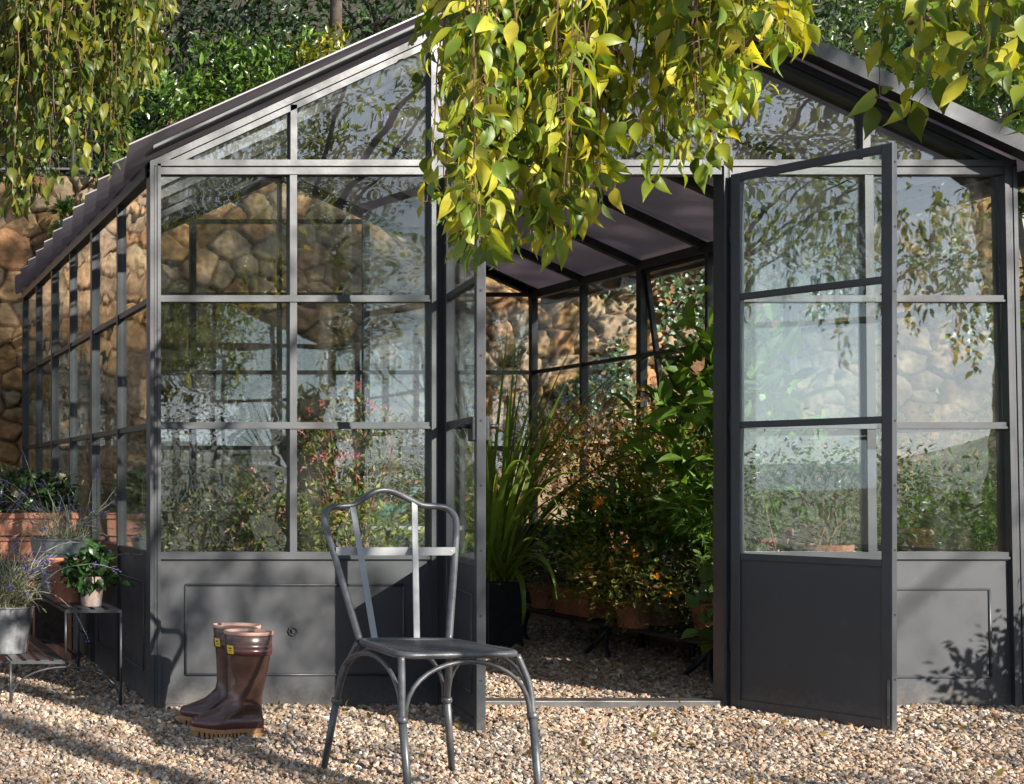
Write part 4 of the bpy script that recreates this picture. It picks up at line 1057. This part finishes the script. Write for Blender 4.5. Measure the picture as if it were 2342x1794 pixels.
ivy('ivy strand creeping across the wall left of the thick side post', [[(WX(1200), WZ(960)), (WX(1240), WZ(880)), (WX(1230), WZ(830))], [(WX(1350), WZ(960)), (WX(1330), WZ(860)), (WX(1290), WZ(800)), (WX(1320), WZ(740))]], 420, 52, .07)
ivy('ivy patch spilling over the wall top beyond the right bay', [[(WX(1760), WZ(520)), (WX(1720), WZ(650))], [(WX(2000), WZ(500)), (WX(2040), WZ(620)), (WX(2100), WZ(700))]], 700, 53, .16)

# ------------------------------------------------------------------ planting inside the greenhouse, right side
# low slatted bench along the right wall
bb = (4.2, 6.8, 0); be = empty('low_bench', bb, label='low black metal bench with scrolled legs along the right inside wall', cat='bench')
for i in range(5):
    m = MB(); x_ = 3.97 + i * .12; m.box(x_, x_ + .085, 5.75, 7.85, .175, .19); m.build('slat', M['iron'], be, offset=bb)
for y_ in (6.0, 6.8, 7.6):
    m = MB(); m.tube(smooth_path([(3.98, y_ - .12, .0), (4.0, y_ - .05, .07), (4.05, y_, .17)], 5), .012, 6); m.tube(smooth_path([(3.98, y_ + .12, .0), (4.0, y_ + .05, .07), (4.05, y_, .17)], 5), .012, 6)
    m.tube([(4.48, y_, 0), (4.48, y_, .17)], .012, 6); m.beam((4.0, y_, .165), (4.5, y_, .165), .02, .016); m.build('leg', M['iron'], be, offset=bb)
# upper shelf
bb2 = (4.5, 6.8, 0); bs = empty('plant_shelf', bb2, label='dark narrow shelf on posts behind the low bench, crowded with pots', cat='shelf')
m = MB(); m.box(4.35, 4.70, 5.8, 8.3, .47, .49); m.build('top', M['iron'], bs, offset=bb2)
for y_ in (5.85, 7.05, 8.25):
    for x_ in (4.37, 4.68):
        m = MB(); m.box(x_ - .012, x_ + .012, y_ - .012, y_ + .012, 0, .47); m.build('leg', M['iron'], bs, offset=bb2)

def strap_plant(base, label, seed, n=46, pot=True, hgt=.95):
    rng = np.random.default_rng(seed); t = empty('strap_leaf_plant', base, label=label, cat='potted plant'); b = np.array(base)
    m = MB(); m.box(base[0] - .10, base[0] + .10, base[1] - .10, base[1] + .10, 0, .37); 
    m.build('planter', M['iron'], t, offset=base, bevel=.006)
    f = MB()
    for k in range(n):
        a = rng.uniform(0, 2 * math.pi); ln = hgt * rng.uniform(.6, 1.15); el = R(rng.uniform(15, 60) if k % 3 == 0 else rng.uniform(50, 87)); drop = rng.uniform(.4, 2.6) * (1.4 - el); w0 = rng.uniform(.006, .012)
        pts = []; seg = 12; p_ = np.array([b[0] + .03 * rng.normal(), b[1] + .03 * rng.normal(), .37]); ee = el
        for i in range(seg + 1):
            pts.append(p_.copy()); p_ = p_ + np.array([math.cos(a) * math.cos(ee), math.sin(a) * math.cos(ee), math.sin(ee)]) * (ln * 1.15 / seg); ee -= (.06 + drop * .9 * (i / seg) ** 1.3) * .42
        sd = np.array([-math.sin(a), math.cos(a), 0]); v = []
        for i, p in enumerate(pts):
            u = i / seg; w = w0 * (1 - u ** 3) * (0.6 + .8 * math.sin(min(1, u * 1.5) * math.pi / 2)) + .0008
            fold = np.array([0, 0, -.004])
            v += [p - sd * w, p + fold, p + sd * w]
        fc = []
        for i in range(seg): fc += [(3 * i, 3 * i + 1, 3 * i + 4, 3 * i + 3), (3 * i + 1, 3 * i + 2, 3 * i + 5, 3 * i + 4)]
        f.add(v, fc, tuple(pick([(.12, .2, .03), (.2, .3, .05), (.32, .42, .09)], 1, rng)[0]))
    f.build('leaves', M['leaf'], t, offset=base, smooth=True)
strap_plant((3.71, 7.3, 0), 'arching strap-leaved plant in a dark planter just inside the open door', 61, 150, hgt=1.12)
RED = [(.22, .14, .04), (.42, .2, .07), (.6, .28, .12), (.18, .24, .04)]
ORG = [(.85, .30, .02), (.9, .42, .03)]
shrub('potted_shrub', 'bronze red-leaved shrub behind the strap-leaved plant', 'potted plant', (4.45, 7.5, .49), (4.42, 7.35, 1.05), (.42, .55, .36), 3800, .035, RED, 71, per=30, stems=14, pot=('terra', .13, .2), stemr=.004)
shrub('potted_shrub', 'tall big-leaved light green plant rising against the right door post', 'potted plant', (4.35, 6.15, .49), (4.28, 6.2, 1.13), (.30, .42, .52), 560, .15, [(.07, .14, .02), (.13, .23, .03), (.2, .32, .04)], 72, per=9, stems=22, big=True, down=.1, pot=('terra', .14, .22), stemmat='stem', width=.8)
shrub('potted_shrub', 'dark fern-like bush between the red shrub and the big-leaved plant', 'potted plant', (4.45, 6.8, .49), (4.40, 6.8, .95), (.32, .42, .34), 2600, .05, [(.10, .16, .03), (.18, .26, .04), (.35, .25, .08)], 73, per=24, pot=('terra', .13, .2))
shrub('lantana', 'dark green bush dotted with small orange flowers above the low bench', 'potted plant', (4.25, 6.7, .19), (4.12, 6.7, .62), (.30, .42, .24), 3600, .05, [(.05, .10, .02), (.09, .17, .03), (.16, .25, .04)], 74, per=24, pot=('terra', .12, .18), flowers=(ORG, 34, .034), big=False)
shrub('rosemary', 'rosemary with long trailing grey-green sprigs spilling over the bench', 'potted plant', (4.2, 6.2, .19), (4.05, 6.2, .42), (.26, .34, .2), 2800, .028, [(.05, .07, .035), (.10, .13, .07), (.15, .18, .11)], 75, per=36, pot=('terra', .11, .16), width=.35, flowers=([(.25, .22, .55)], 14, .01), down=.6)
shrub('potted_ivy', 'light green lobed-leaf plant hanging low beside the right door post', 'potted plant', (4.15, 5.78, .19), (4.0, 5.74, .36), (.19, .2, .26), 420, .072, [(.07, .13, .03), (.14, .22, .05), (.22, .3, .08)], 76, per=12, big=True, pot=('terra', .1, .15), width=1.5, stemmat='stem')
shrub('cotton_lavender', 'pale grey feathery plant in front of the strap-leaved plant', 'potted plant', (4.12, 7.55, .19), (4.05, 7.45, .42), (.17, .2, .14), 1500, .022, [(.16, .17, .13), (.25, .26, .2), (.32, .33, .27)], 77, per=40, pot=('terra', .09, .14), width=.5)
shrub('potted_shrub', 'olive and rust coloured low shrub in front of the lantana, flopping over the bench edge', 'potted plant', (4.02, 6.55, .19), (3.95, 6.5, .44), (.22, .34, .17), 1900, .042, [(.10, .15, .03), (.2, .22, .05), (.42, .24, .08)], 78, per=22, pot=('terra', .09, .13), down=.4, flowers=(ORG, 14, .026))
shrub('fern', 'fresh green fern-like plant halfway up against the right door post', 'potted plant', (4.25, 6.0, .49), (4.12, 5.95, .82), (.2, .22, .18), 900, .07, [(.08, .17, .03), (.14, .26, .04), (.22, .36, .06)], 79, per=18, pot=('terra', .1, .14), down=.5, width=.5, stemmat='stem')
tb = (4.12, 7.12, .19); tt_ = empty('trough', tb, label='terracotta trough standing on the low black bench', cat='trough')
m = MB()
def trough(m, x0, x1, y0, y1, z0, h_, th=.012, tap=.012, lip=.01):
    v = [(x0 + tap, y0 + tap, z0), (x1 - tap, y0 + tap, z0), (x1 - tap, y1 - tap, z0), (x0 + tap, y1 - tap, z0), (x0, y0, z0 + h_), (x1, y0, z0 + h_), (x1, y1, z0 + h_), (x0, y1, z0 + h_)]
    m.add(v, [(3, 2, 1, 0), (0, 1, 5, 4), (1, 2, 6, 5), (2, 3, 7, 6), (3, 0, 4, 7)])
    v = [(x0 + th, y0 + th, z0 + h_ - .03), (x1 - th, y0 + th, z0 + h_ - .03), (x1 - th, y1 - th, z0 + h_ - .03), (x0 + th, y1 - th, z0 + h_ - .03), (x0 + th, y0 + th, z0 + h_), (x1 - th, y0 + th, z0 + h_), (x1 - th, y1 - th, z0 + h_), (x0 + th, y1 - th, z0 + h_),
         (x0, y0, z0 + h_), (x1, y0, z0 + h_), (x1, y1, z0 + h_), (x0, y1, z0 + h_)]
    m.add(v, [(0, 1, 2, 3), (4, 5, 1, 0), (5, 6, 2, 1), (6, 7, 3, 2), (7, 4, 0, 3), (8, 9, 5, 4), (9, 10, 6, 5), (10, 11, 7, 6), (11, 8, 4, 7)])
    m.box(x0 - lip, x1 + lip, y0 - lip, y0 - .001, z0 + h_ - .028, z0 + h_ - .003); m.box(x0 - lip, x0 - .001, y0 - .0005, y1 + lip, z0 + h_ - .028, z0 + h_ - .003)
    m.box(x1 + .001, x1 + lip, y0 - .0005, y1 + lip, z0 + h_ - .028, z0 + h_ - .003)
trough(m, 4.02, 4.2, 6.95, 7.3, .192, .14); m.build('body', M['terra'], tt_, offset=tb)
m = MB(); m.box(4.036, 4.184, 6.966, 7.284, .27, .305); m.build('soil', M['soil'], tt_, offset=tb)

# ------------------------------------------------------------------ planting inside, left and middle
PINKG = [(.05, .08, .02), (.10, .14, .03), (.2, .2, .05), (.32, .16, .12)]
shrub('potted_shrub', 'low mixed green shrub behind the lower left pane of the front', 'potted plant', (1.95, 6.25, 0), (1.93, 6.2, .66), (.42, .32, .26), 3000, .04, PINKG, 81, per=26, pot=('terra', .17, .3), flowers=([(.55, .12, .2), (.6, .3, .3)], 16, .02))
shrub('potted_shrub', 'pink flowering shrub behind the second lower pane from the left', 'potted plant', (2.60, 6.55, 0), (2.58, 6.5, 1.02), (.26, .26, .32), 1500, .036, PINKG, 82, per=20, pot=('terra', .15, .3), stems=16, flowers=([(.42, .05, .09), (.5, .13, .18)], 34, .024))
shrub('potted_shrub', 'green shrub with yellow tips behind the chair back', 'potted plant', (2.45, 6.15, 0), (2.42, 6.1, .62), (.30, .26, .24), 1800, .04, [(.05, .09, .02), (.12, .17, .03), (.3, .3, .04)], 83, per=24, pot=('terra', .15, .28))
tbb = (2.98, 7.1, 0); tb_ = empty('potting_table', tbb, label='small grey metal table inside the greenhouse to the left of the door', cat='table')
m = MB(); m.box(2.62, 3.3, 6.85, 7.35, .67, .69); m.build('top', M['galv'], tb_, offset=tbb)
for x_ in (2.66, 3.26):
    for y_ in (6.9, 7.3):
        m = MB(); m.box(x_ - .015, x_ + .015, y_ - .015, y_ + .015, 0, .67); m.build('leg', M['iron'], tb_, offset=tbb)
wc = (2.92, 7.0, .69); wt = empty('watering_can', wc, label='teal watering can on the small metal table', cat='watering can')
m = MB(); m.lathe([(.075, 0), (.075, .12), (.06, .15), (.03, .16)], (0, 0, 0)); m.build('body', M['teal'], wt, smooth=True)
m = MB(); m.tube([(.06, 0, .03), (.15, 0, .12), (.2, 0, .19)], [.016, .011, .009], 8); m.lathe([(.009, .185), (.03, .2), (.03, .205)], (.2, 0, 0), 12); m.build('spout', M['teal'], wt, smooth=True)
m = MB(); m.tube(smooth_path([(-.07, 0, .04), (-.13, 0, .11), (-.06, 0, .2), (.02, 0, .16)], 5), .006, 6); m.build('handle', M['teal'], wt, smooth=True)
# right bay
shrub('potted_shrub', 'upright feathery evergreen with a yellow tip behind the right bay', 'potted plant', (4.35, 5.72, .49), (4.4, 5.75, .80), (.15, .15, .26), 1500, .03, GREEN + [(.14, .16, .03)], 91, per=30, pot=('terra', .1, .16), width=.5)
shrub('potted_shrub', 'thin twiggy plant behind the lower pane of the open right door', 'potted plant', (4.0, 5.66, .19), (3.98, 5.62, .72), (.16, .1, .3), 500, .03, GREEN, 92, per=14, pot=('terra', .09, .14), stems=18)
for i, (x_, y_, r_, h_, n, pal, lab) in enumerate((
    (5.65, 6.3, .55, .62, 3600, GREEN, 'dense green shrub outside the right wall nearest the front corner'), (6.1, 7.3, .6, .7, 3600, BRIGHT[:2] + GREEN[:1], 'brighter green shrub behind the first one outside the right wall'),
    (5.7, 8.2, .55, .6, 3000, [(.05, .08, .03), (.09, .13, .05), (.14, .18, .07)], 'grey-green shrub outside the right wall near its rear end'), (7.1, 6.7, .7, .75, 3600, GREEN, 'wide green shrub past the pale trunk at the right edge'), (7.2, 8.4, .8, .8, 3000, GREEN, 'green shrub at the foot of the stone wall on the far right'))):
    shrub('garden_shrub', lab, 'shrub', (x_, y_, 0), (x_, y_, h_ * .9), (r_, r_, h_ * .75), n, .05, pal, 500 + i, per=30, group='shrubs outside the right wall', stems=12)
# garden behind the viewer, mirrored in the panes
for i, (x_, y_, r_, h_, n) in enumerate(((2.6, -3.4, .8, .8, 2200), (4.3, -4.6, 1.0, .9, 2600), (6.6, -4.4, 1.1, .95, 2600), (9.2, -4.8, 1.3, 1.0, 2600), (12.2, -5.2, 1.4, 1.0, 2600))):
    shrub('garden_shrub', 'rounded green shrub of the garden facing the greenhouse, mirrored in its panes', 'shrub', (x_, y_, 0), (x_, y_, h_ * .8), (r_, .8, h_ * .7), n, .08, GREEN, 550 + i, per=30, group='shrubs facing the greenhouse', stems=10)
for i, (x_, y_, zt, rx, n) in enumerate(((6.3, -9.0, 6.0, 1.8, 10000), (3.6, -6.5, 4.6, 1.4, 5000), (17.0, -15.0, 8.4, 6.0, 5500))):
    bg_tree('garden_tree', ('broad tree of the garden facing the left bay, mirrored in its panes', 'smaller tree facing the left corner post, mirrored in the panes', 'loose tree facing the door, mirrored in the gable panes')[i], (x_, y_, 0), (x_ + .1, y_, zt), (rx, 1.1, (3.0, 1.9, 1.5)[i]), n, YELG[:3], 600 + i, (.12, .11, .2)[i], .13, cz=(x_, y_, zt - (1.1, .9, .4)[i]), mat='leaf', group='trees facing the greenhouse')

# ------------------------------------------------------------------ plant stand and pots at the left
YS = 5.33
def plant_stand(bx, label, xa, xm, xb, y0, y1, zl, zh):
    t = empty('plant_stand', bx, label=label, cat='plant stand')
    B_ = lambda m, nm, **k: m.build(nm, M['stand'], t, offset=bx, **k)
    r_ = .0052
    for (a, b, z_, nm) in ((xa, xm, zl, 'lower_shelf'), (xm, xb, zh, 'upper_shelf')):
        m = MB(); m.beam((a, y0, z_ - .006), (b, y0, z_ - .006), .008, .012); m.beam((a, y1, z_ - .006), (b, y1, z_ - .006), .008, .012); m.beam((a, y0, z_ - .006), (a, y1, z_ - .006), .007, .01); m.beam((b, y0, z_ - .006), (b, y1, z_ - .006), .007, .01); o = B_(m, nm)
        n_ = 4; w = (b - a) / n_
        for i in range(n_):
            m = MB(); m.box(a + i * w + .008, a + (i + 1) * w - .012, y0 - .004, y1 + .004, z_ + .0005, z_ + .005); c = m.build('slat', M['stand'], t, offset=bx); c.parent = o
    for y_ in (y0, y1):
        for x_, z_ in ((xa, zl), (xb, zh)):
            m = MB(); m.tube([(x_, y_, 0.0), (x_, y_, z_ - .01)], r_, 7); B_(m, 'leg', smooth=True)
        m = MB(); m.tube([(xm, y_, zl - .01), (xm, y_, zh - .01)], r_, 7); B_(m, 'upright', smooth=True)
        m = MB(); pts = [((xa + xb) / 2 - (xb - xa) / 2 * math.cos(a) * .985, y_, .02 + (zl - .045) * math.sin(a) ** .85) for a in np.linspace(0, math.pi, 21)]
        m.tube(pts, .0045, 7); B_(m, 'brace_arch', smooth=True)
    return t
plant_stand((.93, 5.58, 0), 'two-tier iron slatted plant stand with an arched brace at the front left', X(22, YS), X(140, YS), X(258, YS), YS, 6.26, .19, .40)

# galvanised bucket with lavender
def bucket(base, rt, rb, h_, name, label, cat, parent=None):
    t = parent or empty(name, base, label=label, cat=cat)
    m = MB(); m.lathe([(rb, 0), (rb + (rt - rb) * .5, h_ * .5), (rb + (rt - rb) * .52, h_ * .51), (rb + (rt - rb) * .74, h_ * .74), (rb + (rt - rb) * .745 + .004, h_ * .75), (rb + (rt - rb) * .77 + .004, h_ * .77), (rb + (rt - rb) * .78, h_ * .78), (rt, h_ - .004), (rt + .005, h_ - .003), (rt + .006, h_), (rt + .002, h_ + .004), (rt - .004, h_), (rt - .008, h_ * .85), (0, h_ * .85)], n=36)
    m.build('bucket', M['galv'], t, smooth=False)
    return t
def stems_plant(t, base, n, ln, pal, seed, spike=None, stemcol='greystem', curl=.5, leafn=26, ls=.026, rad=.08, bend=1.0):
    """sprigs: curving stems closely set with needle leaves, some ending in a flower spike"""
    rng = np.random.default_rng(seed); S_, L_, Fm = MB(), MB(), MB()
    for k in range(n):
        a = rng.uniform(0, 2 * math.pi); l_ = ln * rng.uniform(.45, 1.1); p = Vector((math.cos(a) * rad * rng.random(), math.sin(a) * rad * rng.random(), 0)); d = Vector((math.cos(a) * .45 * bend, math.sin(a) * .45 * bend, 1)).normalized()
        long_ = rng.random() < .22; l_ *= 1.8 if long_ else 1; pts = [p.copy()]; nn = 10; w = rng.normal(size=3) * curl
        for i in range(nn):
            d = (d + Vector(w) * .14 + Vector((rng.normal(), rng.normal(), rng.normal())) * .10 + Vector((0, 0, -.10 * bend if i > 3 else 0))).normalized(); p = p + d * (l_ / nn); pts.append(p.copy())
        S_.tube(pts, [.0018 * (1 - .6 * i / nn) for i in range(nn + 1)], 4, cap=False)
        A = np.array([tuple(q) for q in pts]); m_ = leafn if not long_ else leafn // 3; u = rng.random(m_) * (nn * .95); i0 = u.astype(int); q = A[i0] + (A[i0 + 1] - A[i0]) * (u - i0)[:, None]
        dd = unit(A[i0 + 1] - A[i0]); ax = dd * .7 + rng.normal(size=(m_, 3)) * .7
        s_ = ls * (.6 + .6 * rng.random(m_)); L_.inst(SM_V, SM_F, q, frames(ax, rng.normal(size=(m_, 3))), np.stack([s_ * .3, s_, s_ * .3], 1), pick(pal, m_, rng))
        if spike and (long_ or rng.random() < .15):
            m_ = 26; u = rng.random(m_); q = A[-3] + (A[-1] - A[-3]) * u[:, None] * 1.1 + rng.normal(size=(m_, 3)) * .004
            Fm.inst(SM_V, SM_F, q, frames(rng.normal(size=(m_, 3)), rng.normal(size=(m_, 3))), np.full(m_, .011), pick(spike, m_, rng))
    S_.build('stem', M[stemcol], t); L_.build('foliage', M['leaf'], t)
    if spike and Fm.n: Fm.build('flowers', M['petal'], t)
b1 = bucket((.715, 5.60, .196), .135, .105, .195, 'potted_lavender', 'lavender with long wiry stems in a weathered zinc bucket on the lower shelf', 'potted plant')
top1 = empty('lav', (0, 0, 0)); bpy.data.objects.remove(top1)
def lifted(t, z_):
    for c in t.children:
        if c.name.split('.')[0] in ('stem', 'foliage', 'flowers'): c.location.z = z_
stems_plant(b1, None, 230, .33, [(.08, .10, .05), (.16, .19, .10), (.26, .28, .17)], 701, [(.12, .08, .35), (.2, .13, .5)], leafn=30, ls=.03, rad=.1); lifted(b1, .165)
# tub behind
b2 = bucket((1.055, 6.1, .406), .145, .11, .25, 'zinc_tub', 'large zinc tub with a pale wiry plant behind the terracotta pots', 'potted plant')
stems_plant(b2, None, 90, .27, [(.22, .24, .14), (.34, .35, .22)], 702, [(.16, .1, .4)], leafn=16, ls=.028, rad=.1); lifted(b2, .21)
m = MB(); m.tube([( .15 * math.cos(a), .15 * math.sin(a) * .0 - .15, .16 - .05 * math.sin(a)) for a in np.linspace(.3, math.pi - .3, 9)], .004, 6); m.build('handle', M['galv'], b2)
# terracotta pots on the upper shelf
def clay_pot(base, rt, h_, mat, name, label, soil=True):
    t = empty(name, base, label=label, cat='pot')
    m = MB(); m.lathe([(rt * .72, 0), (rt * .93, h_ * .82), (rt * 1.0, h_ * .83), (rt * 1.03, h_), (rt * .93, h_), (rt * .88, h_ * .86), (0, h_ * .86)], n=32); m.build('pot', M[mat], t); return t
clay_pot((.995, 5.63, .406), .082, .185, 'terra', 'terracotta_pot', 'plain terracotta pot on the upper shelf behind the limewashed one')
cpot = clay_pot((1.068, 5.44, .406), .056, .125, 'lime', 'potted_camellia', 'small glossy dark green plant in a pale limewashed pot on the upper shelf'); cpot['category'] = 'potted plant'
rng = np.random.default_rng(77)
p, cc, _ = clumps((-.012, -.03, .15), (.09, .085, .085), 260, 9, rng, .2)
f = MB(); leaves(f, p, .052, [(.012, .04, .01), (.025, .07, .018), (.05, .11, .03)], rng, .25, True, out=(0, 0, .1), width=1.1); f.build('foliage', M['leafdark'], cpot)
m = MB()
for c_ in cc[:14]: m.tube([(0, 0, .1), tuple(np.array(c_) * .6 + np.array([0, 0, .06])), tuple(c_)], .0022, 5)
m.build('stem', M['stem'], cpot)
# trough of roses on a clay plinth at the back
pb = (.92, 6.75, 0); pl = empty('clay_plinth', pb, label='stacked terracotta flue block supporting the rose trough', cat='plinth')
m = MB(); m.box(.5, 1.2, 6.62, 6.86, 0, .62); m.box(.49, 1.21, 6.61, 6.87, .6205, .648); m.build('block', M['terra'], pl, offset=pb, bevel=.006)
for x0_ in (.55, .78, 1.01):
    m = MB(); m.box(x0_, x0_ + .16, 6.614, 6.6195, .1, .52); m.build('recess_shade', M['soil'], pl, offset=pb)  # dark flat panels on the block face, painted as the shade of hollows
rb = (.88, 6.72, .65); rt_ = empty('rose_trough', rb, label='terracotta trough of cream roses at the back left beside the greenhouse', cat='potted plant')
m = MB(); trough(m, .56, 1.235, 6.58, 6.86, .652, .115); m.build('trough', M['terra'], rt_, offset=rb)
m = MB(); m.box(.575, 1.22, 6.595, 6.845, .7, .742); m.build('soil', M['soil'], rt_, offset=rb)
shrub('x', None, None, rb, (.98, 6.7, .86), (.22, .12, .10), 900, .045, DARKG + [(.05, .1, .03)], 705, mat='leafdark', per=14, big=True, parent=rt_, stems=12, stemmat='stem', stemr=.003)
m = MB(); st = MB(); rng = np.random.default_rng(99)
for (px, py, s_) in ((28, 1050, .042), (36, 1062, .03), (132, 1024, .034), (142, 1030, .022), (88, 1040, .018), (74, 1054, .02), (70, 1062, .016)):
    c_ = np.array([X(px, 6.66), 6.66, Z(py, 6.66)]); st.tube([(c_[0] + .02, 6.7, .74), tuple(c_ + np.array([.01, .02, -.06])), tuple(c_)], .0022, 5)
    k_ = 34; u = unit(rng.normal(size=(k_, 3)) + np.array([0, -.3, .5])); pos = c_ + u * s_ * .12
    m.inst(LEAF_V, LEAF_F, pos, frames(u + np.array([0, 0, .3]), rng.normal(size=(k_, 3)) + u), np.stack([np.full(k_, s_ * .9), np.full(k_, s_ * .75), np.full(k_, s_)], 1), pick([(.80, .74, .55), (.85, .80, .66)] if s_ > .021 else [(.7, .42, .32), (.8, .6, .5)], k_, rng, .06))
m.build('flowers', M['petal'], rt_, offset=rb); st.build('flower_stem', M['stem'], rt_, offset=rb)

# tree right of the viewer whose drooping sprays are mirrored in the right bay
rng = np.random.default_rng(812); t4b = (12.5, -3.4, 0)
t4 = empty('hackberry_tree', t4b, label='drooping tree beyond the right edge, mirrored in the panes of the right bay', cat='tree')
L4, T4 = MB(), MB()
for k in range(150):
    x_ = rng.uniform(8.0, 12.5); top = rng.uniform(3.2, 4.1); fr = (x_ - 8.0) / 4.5
    ln = rng.uniform(.3, 1.2) * (1.0 if fr < .3 or fr > .55 else .45)
    spray(L4, T4, [], (x_, rng.uniform(-3.6, -2.2), top), ln, rng, .10, HACK[:4], gap=.05)
T4.build('twigs', M['twig'], t4, offset=t4b); L4.build('foliage', M['leaf'], t4, offset=t4b)
m = MB(); sp = smooth_path([(12.5, -3.4, 0), (12.6, -3.3, 2), (12.2, -3.2, 4), (11.5, -3, 5.4)], 5); m.tube(sp, list(np.linspace(.2, .1, len(sp))), 10); m.build('trunk', M['bark'], t4, offset=t4b, smooth=True)
m = MB()
for e in ((8.2, -2.8, 3.9), (9.6, -3.2, 4.1), (11, -2.4, 4.1)): sp = smooth_path([(12.1, -3.2, 4), ((12.1 + e[0]) / 2, -3, 5.3), e], 5); m.tube(sp, list(np.linspace(.035, .01, len(sp))), 7)
m.build('branch', M['bark'], t4, offset=t4b, smooth=True)

crown(t4, t4b, [(1.2, 5.0, 9.9, 9.9, .2, 3.2, 190), (.2, 1.6, 9.9, 9.9, .2, 2.3, 50), (6.7, 9.2, 9.9, 9.9, .2, 3.2, 110)], (-4.4, -1.6), 33, leaf=.15, nleaf=44)  # unseen leaf clumps added on the sun's rays to keep the stone wall shaded
m = MB()
for e in ((14.6, -3.4, 7.8), (13.6, -2.4, 6.6), (8.4, -3.0, 6.6), (9.8, -2.2, 7.6), (11.4, -3.9, 8.2), (10.4, -3.2, 6.2)): sp = smooth_path([(12.0, -3.2, 4.6), ((12.0 + e[0]) / 2 + .3, -3.1, 6.3), e], 5); m.tube(sp, list(np.linspace(.04, .01, len(sp))), 7)
m.build('branch', M['bark'], t4, offset=t4b, smooth=True)
# pot shrub just out of the frame on the right: its shadow falls on the right base panel and the gravel
shrub('potted_shrub', 'bushy green shrub in a terracotta pot just past the right corner', 'potted plant', (5.35, 4.25, 0), (5.42, 4.25, .56), (.3, .3, .27), 2600, .05, GREEN, 93, per=24, pot=('terra', .2, .36))
# ground cover on the terrace bank
rng = np.random.default_rng(55); n = 16000; x_ = rng.uniform(-2, 15, n); y_ = YW + .5 + rng.random(n) ** 1.5 * 9; cl = .5 + .5 * np.sin(x_ * 2.1 + 1.3 * np.sin(y_ * 1.7)) * np.sin(y_ * 1.3)
z_ = 3.2 + np.maximum(0, y_ - YW - .6) * .62 + rng.random(n) * (.12 + .75 * cl)
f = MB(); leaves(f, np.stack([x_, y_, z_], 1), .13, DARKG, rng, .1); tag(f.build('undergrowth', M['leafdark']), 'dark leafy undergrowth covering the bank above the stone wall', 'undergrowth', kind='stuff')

bg_tree('garden_tree', 'low rounded tree in the middle of the garden, mirrored behind the lower left panes', (5.5, -7.0, 0), (5.5, -7.0, 3.6), (1.5, 1.0, 1.7), 7000, YELG[:3], 651, .12, .11, cz=(5.5, -7.0, 3.3), mat='leaf', group='trees facing the greenhouse')
bg_tree('garden_tree', 'second low rounded tree of the garden nearest the left corner, mirrored in the panes', (7.3, -10.0, 0), (7.3, -10.0, 4.2), (1.6, 1.0, 1.9), 6000, YELG[:3], 652, .13, .11, cz=(7.3, -10.0, 3.8), mat='leaf', group='trees facing the greenhouse')
for i, y_ in enumerate((7.3, 8.3, 9.2)):  # unseen bushes added to keep skylight off the left side wall
    shrub('shade_bush', ('tall dark bush added off the left edge to block skylight, foremost of three', 'tall dark bush added off the left edge to block skylight, middle of three', 'tall dark bush added off the left edge to block skylight, against the stone wall')[i], 'bush', (-1.0, y_, 0), (-1.0, y_, 1.6), (.75, .9, 1.4), 3200, .09, DARKG, 660 + i, mat='leafdark', per=26, group='light-blocking bushes added off the left edge', stems=12, stemr=.02)
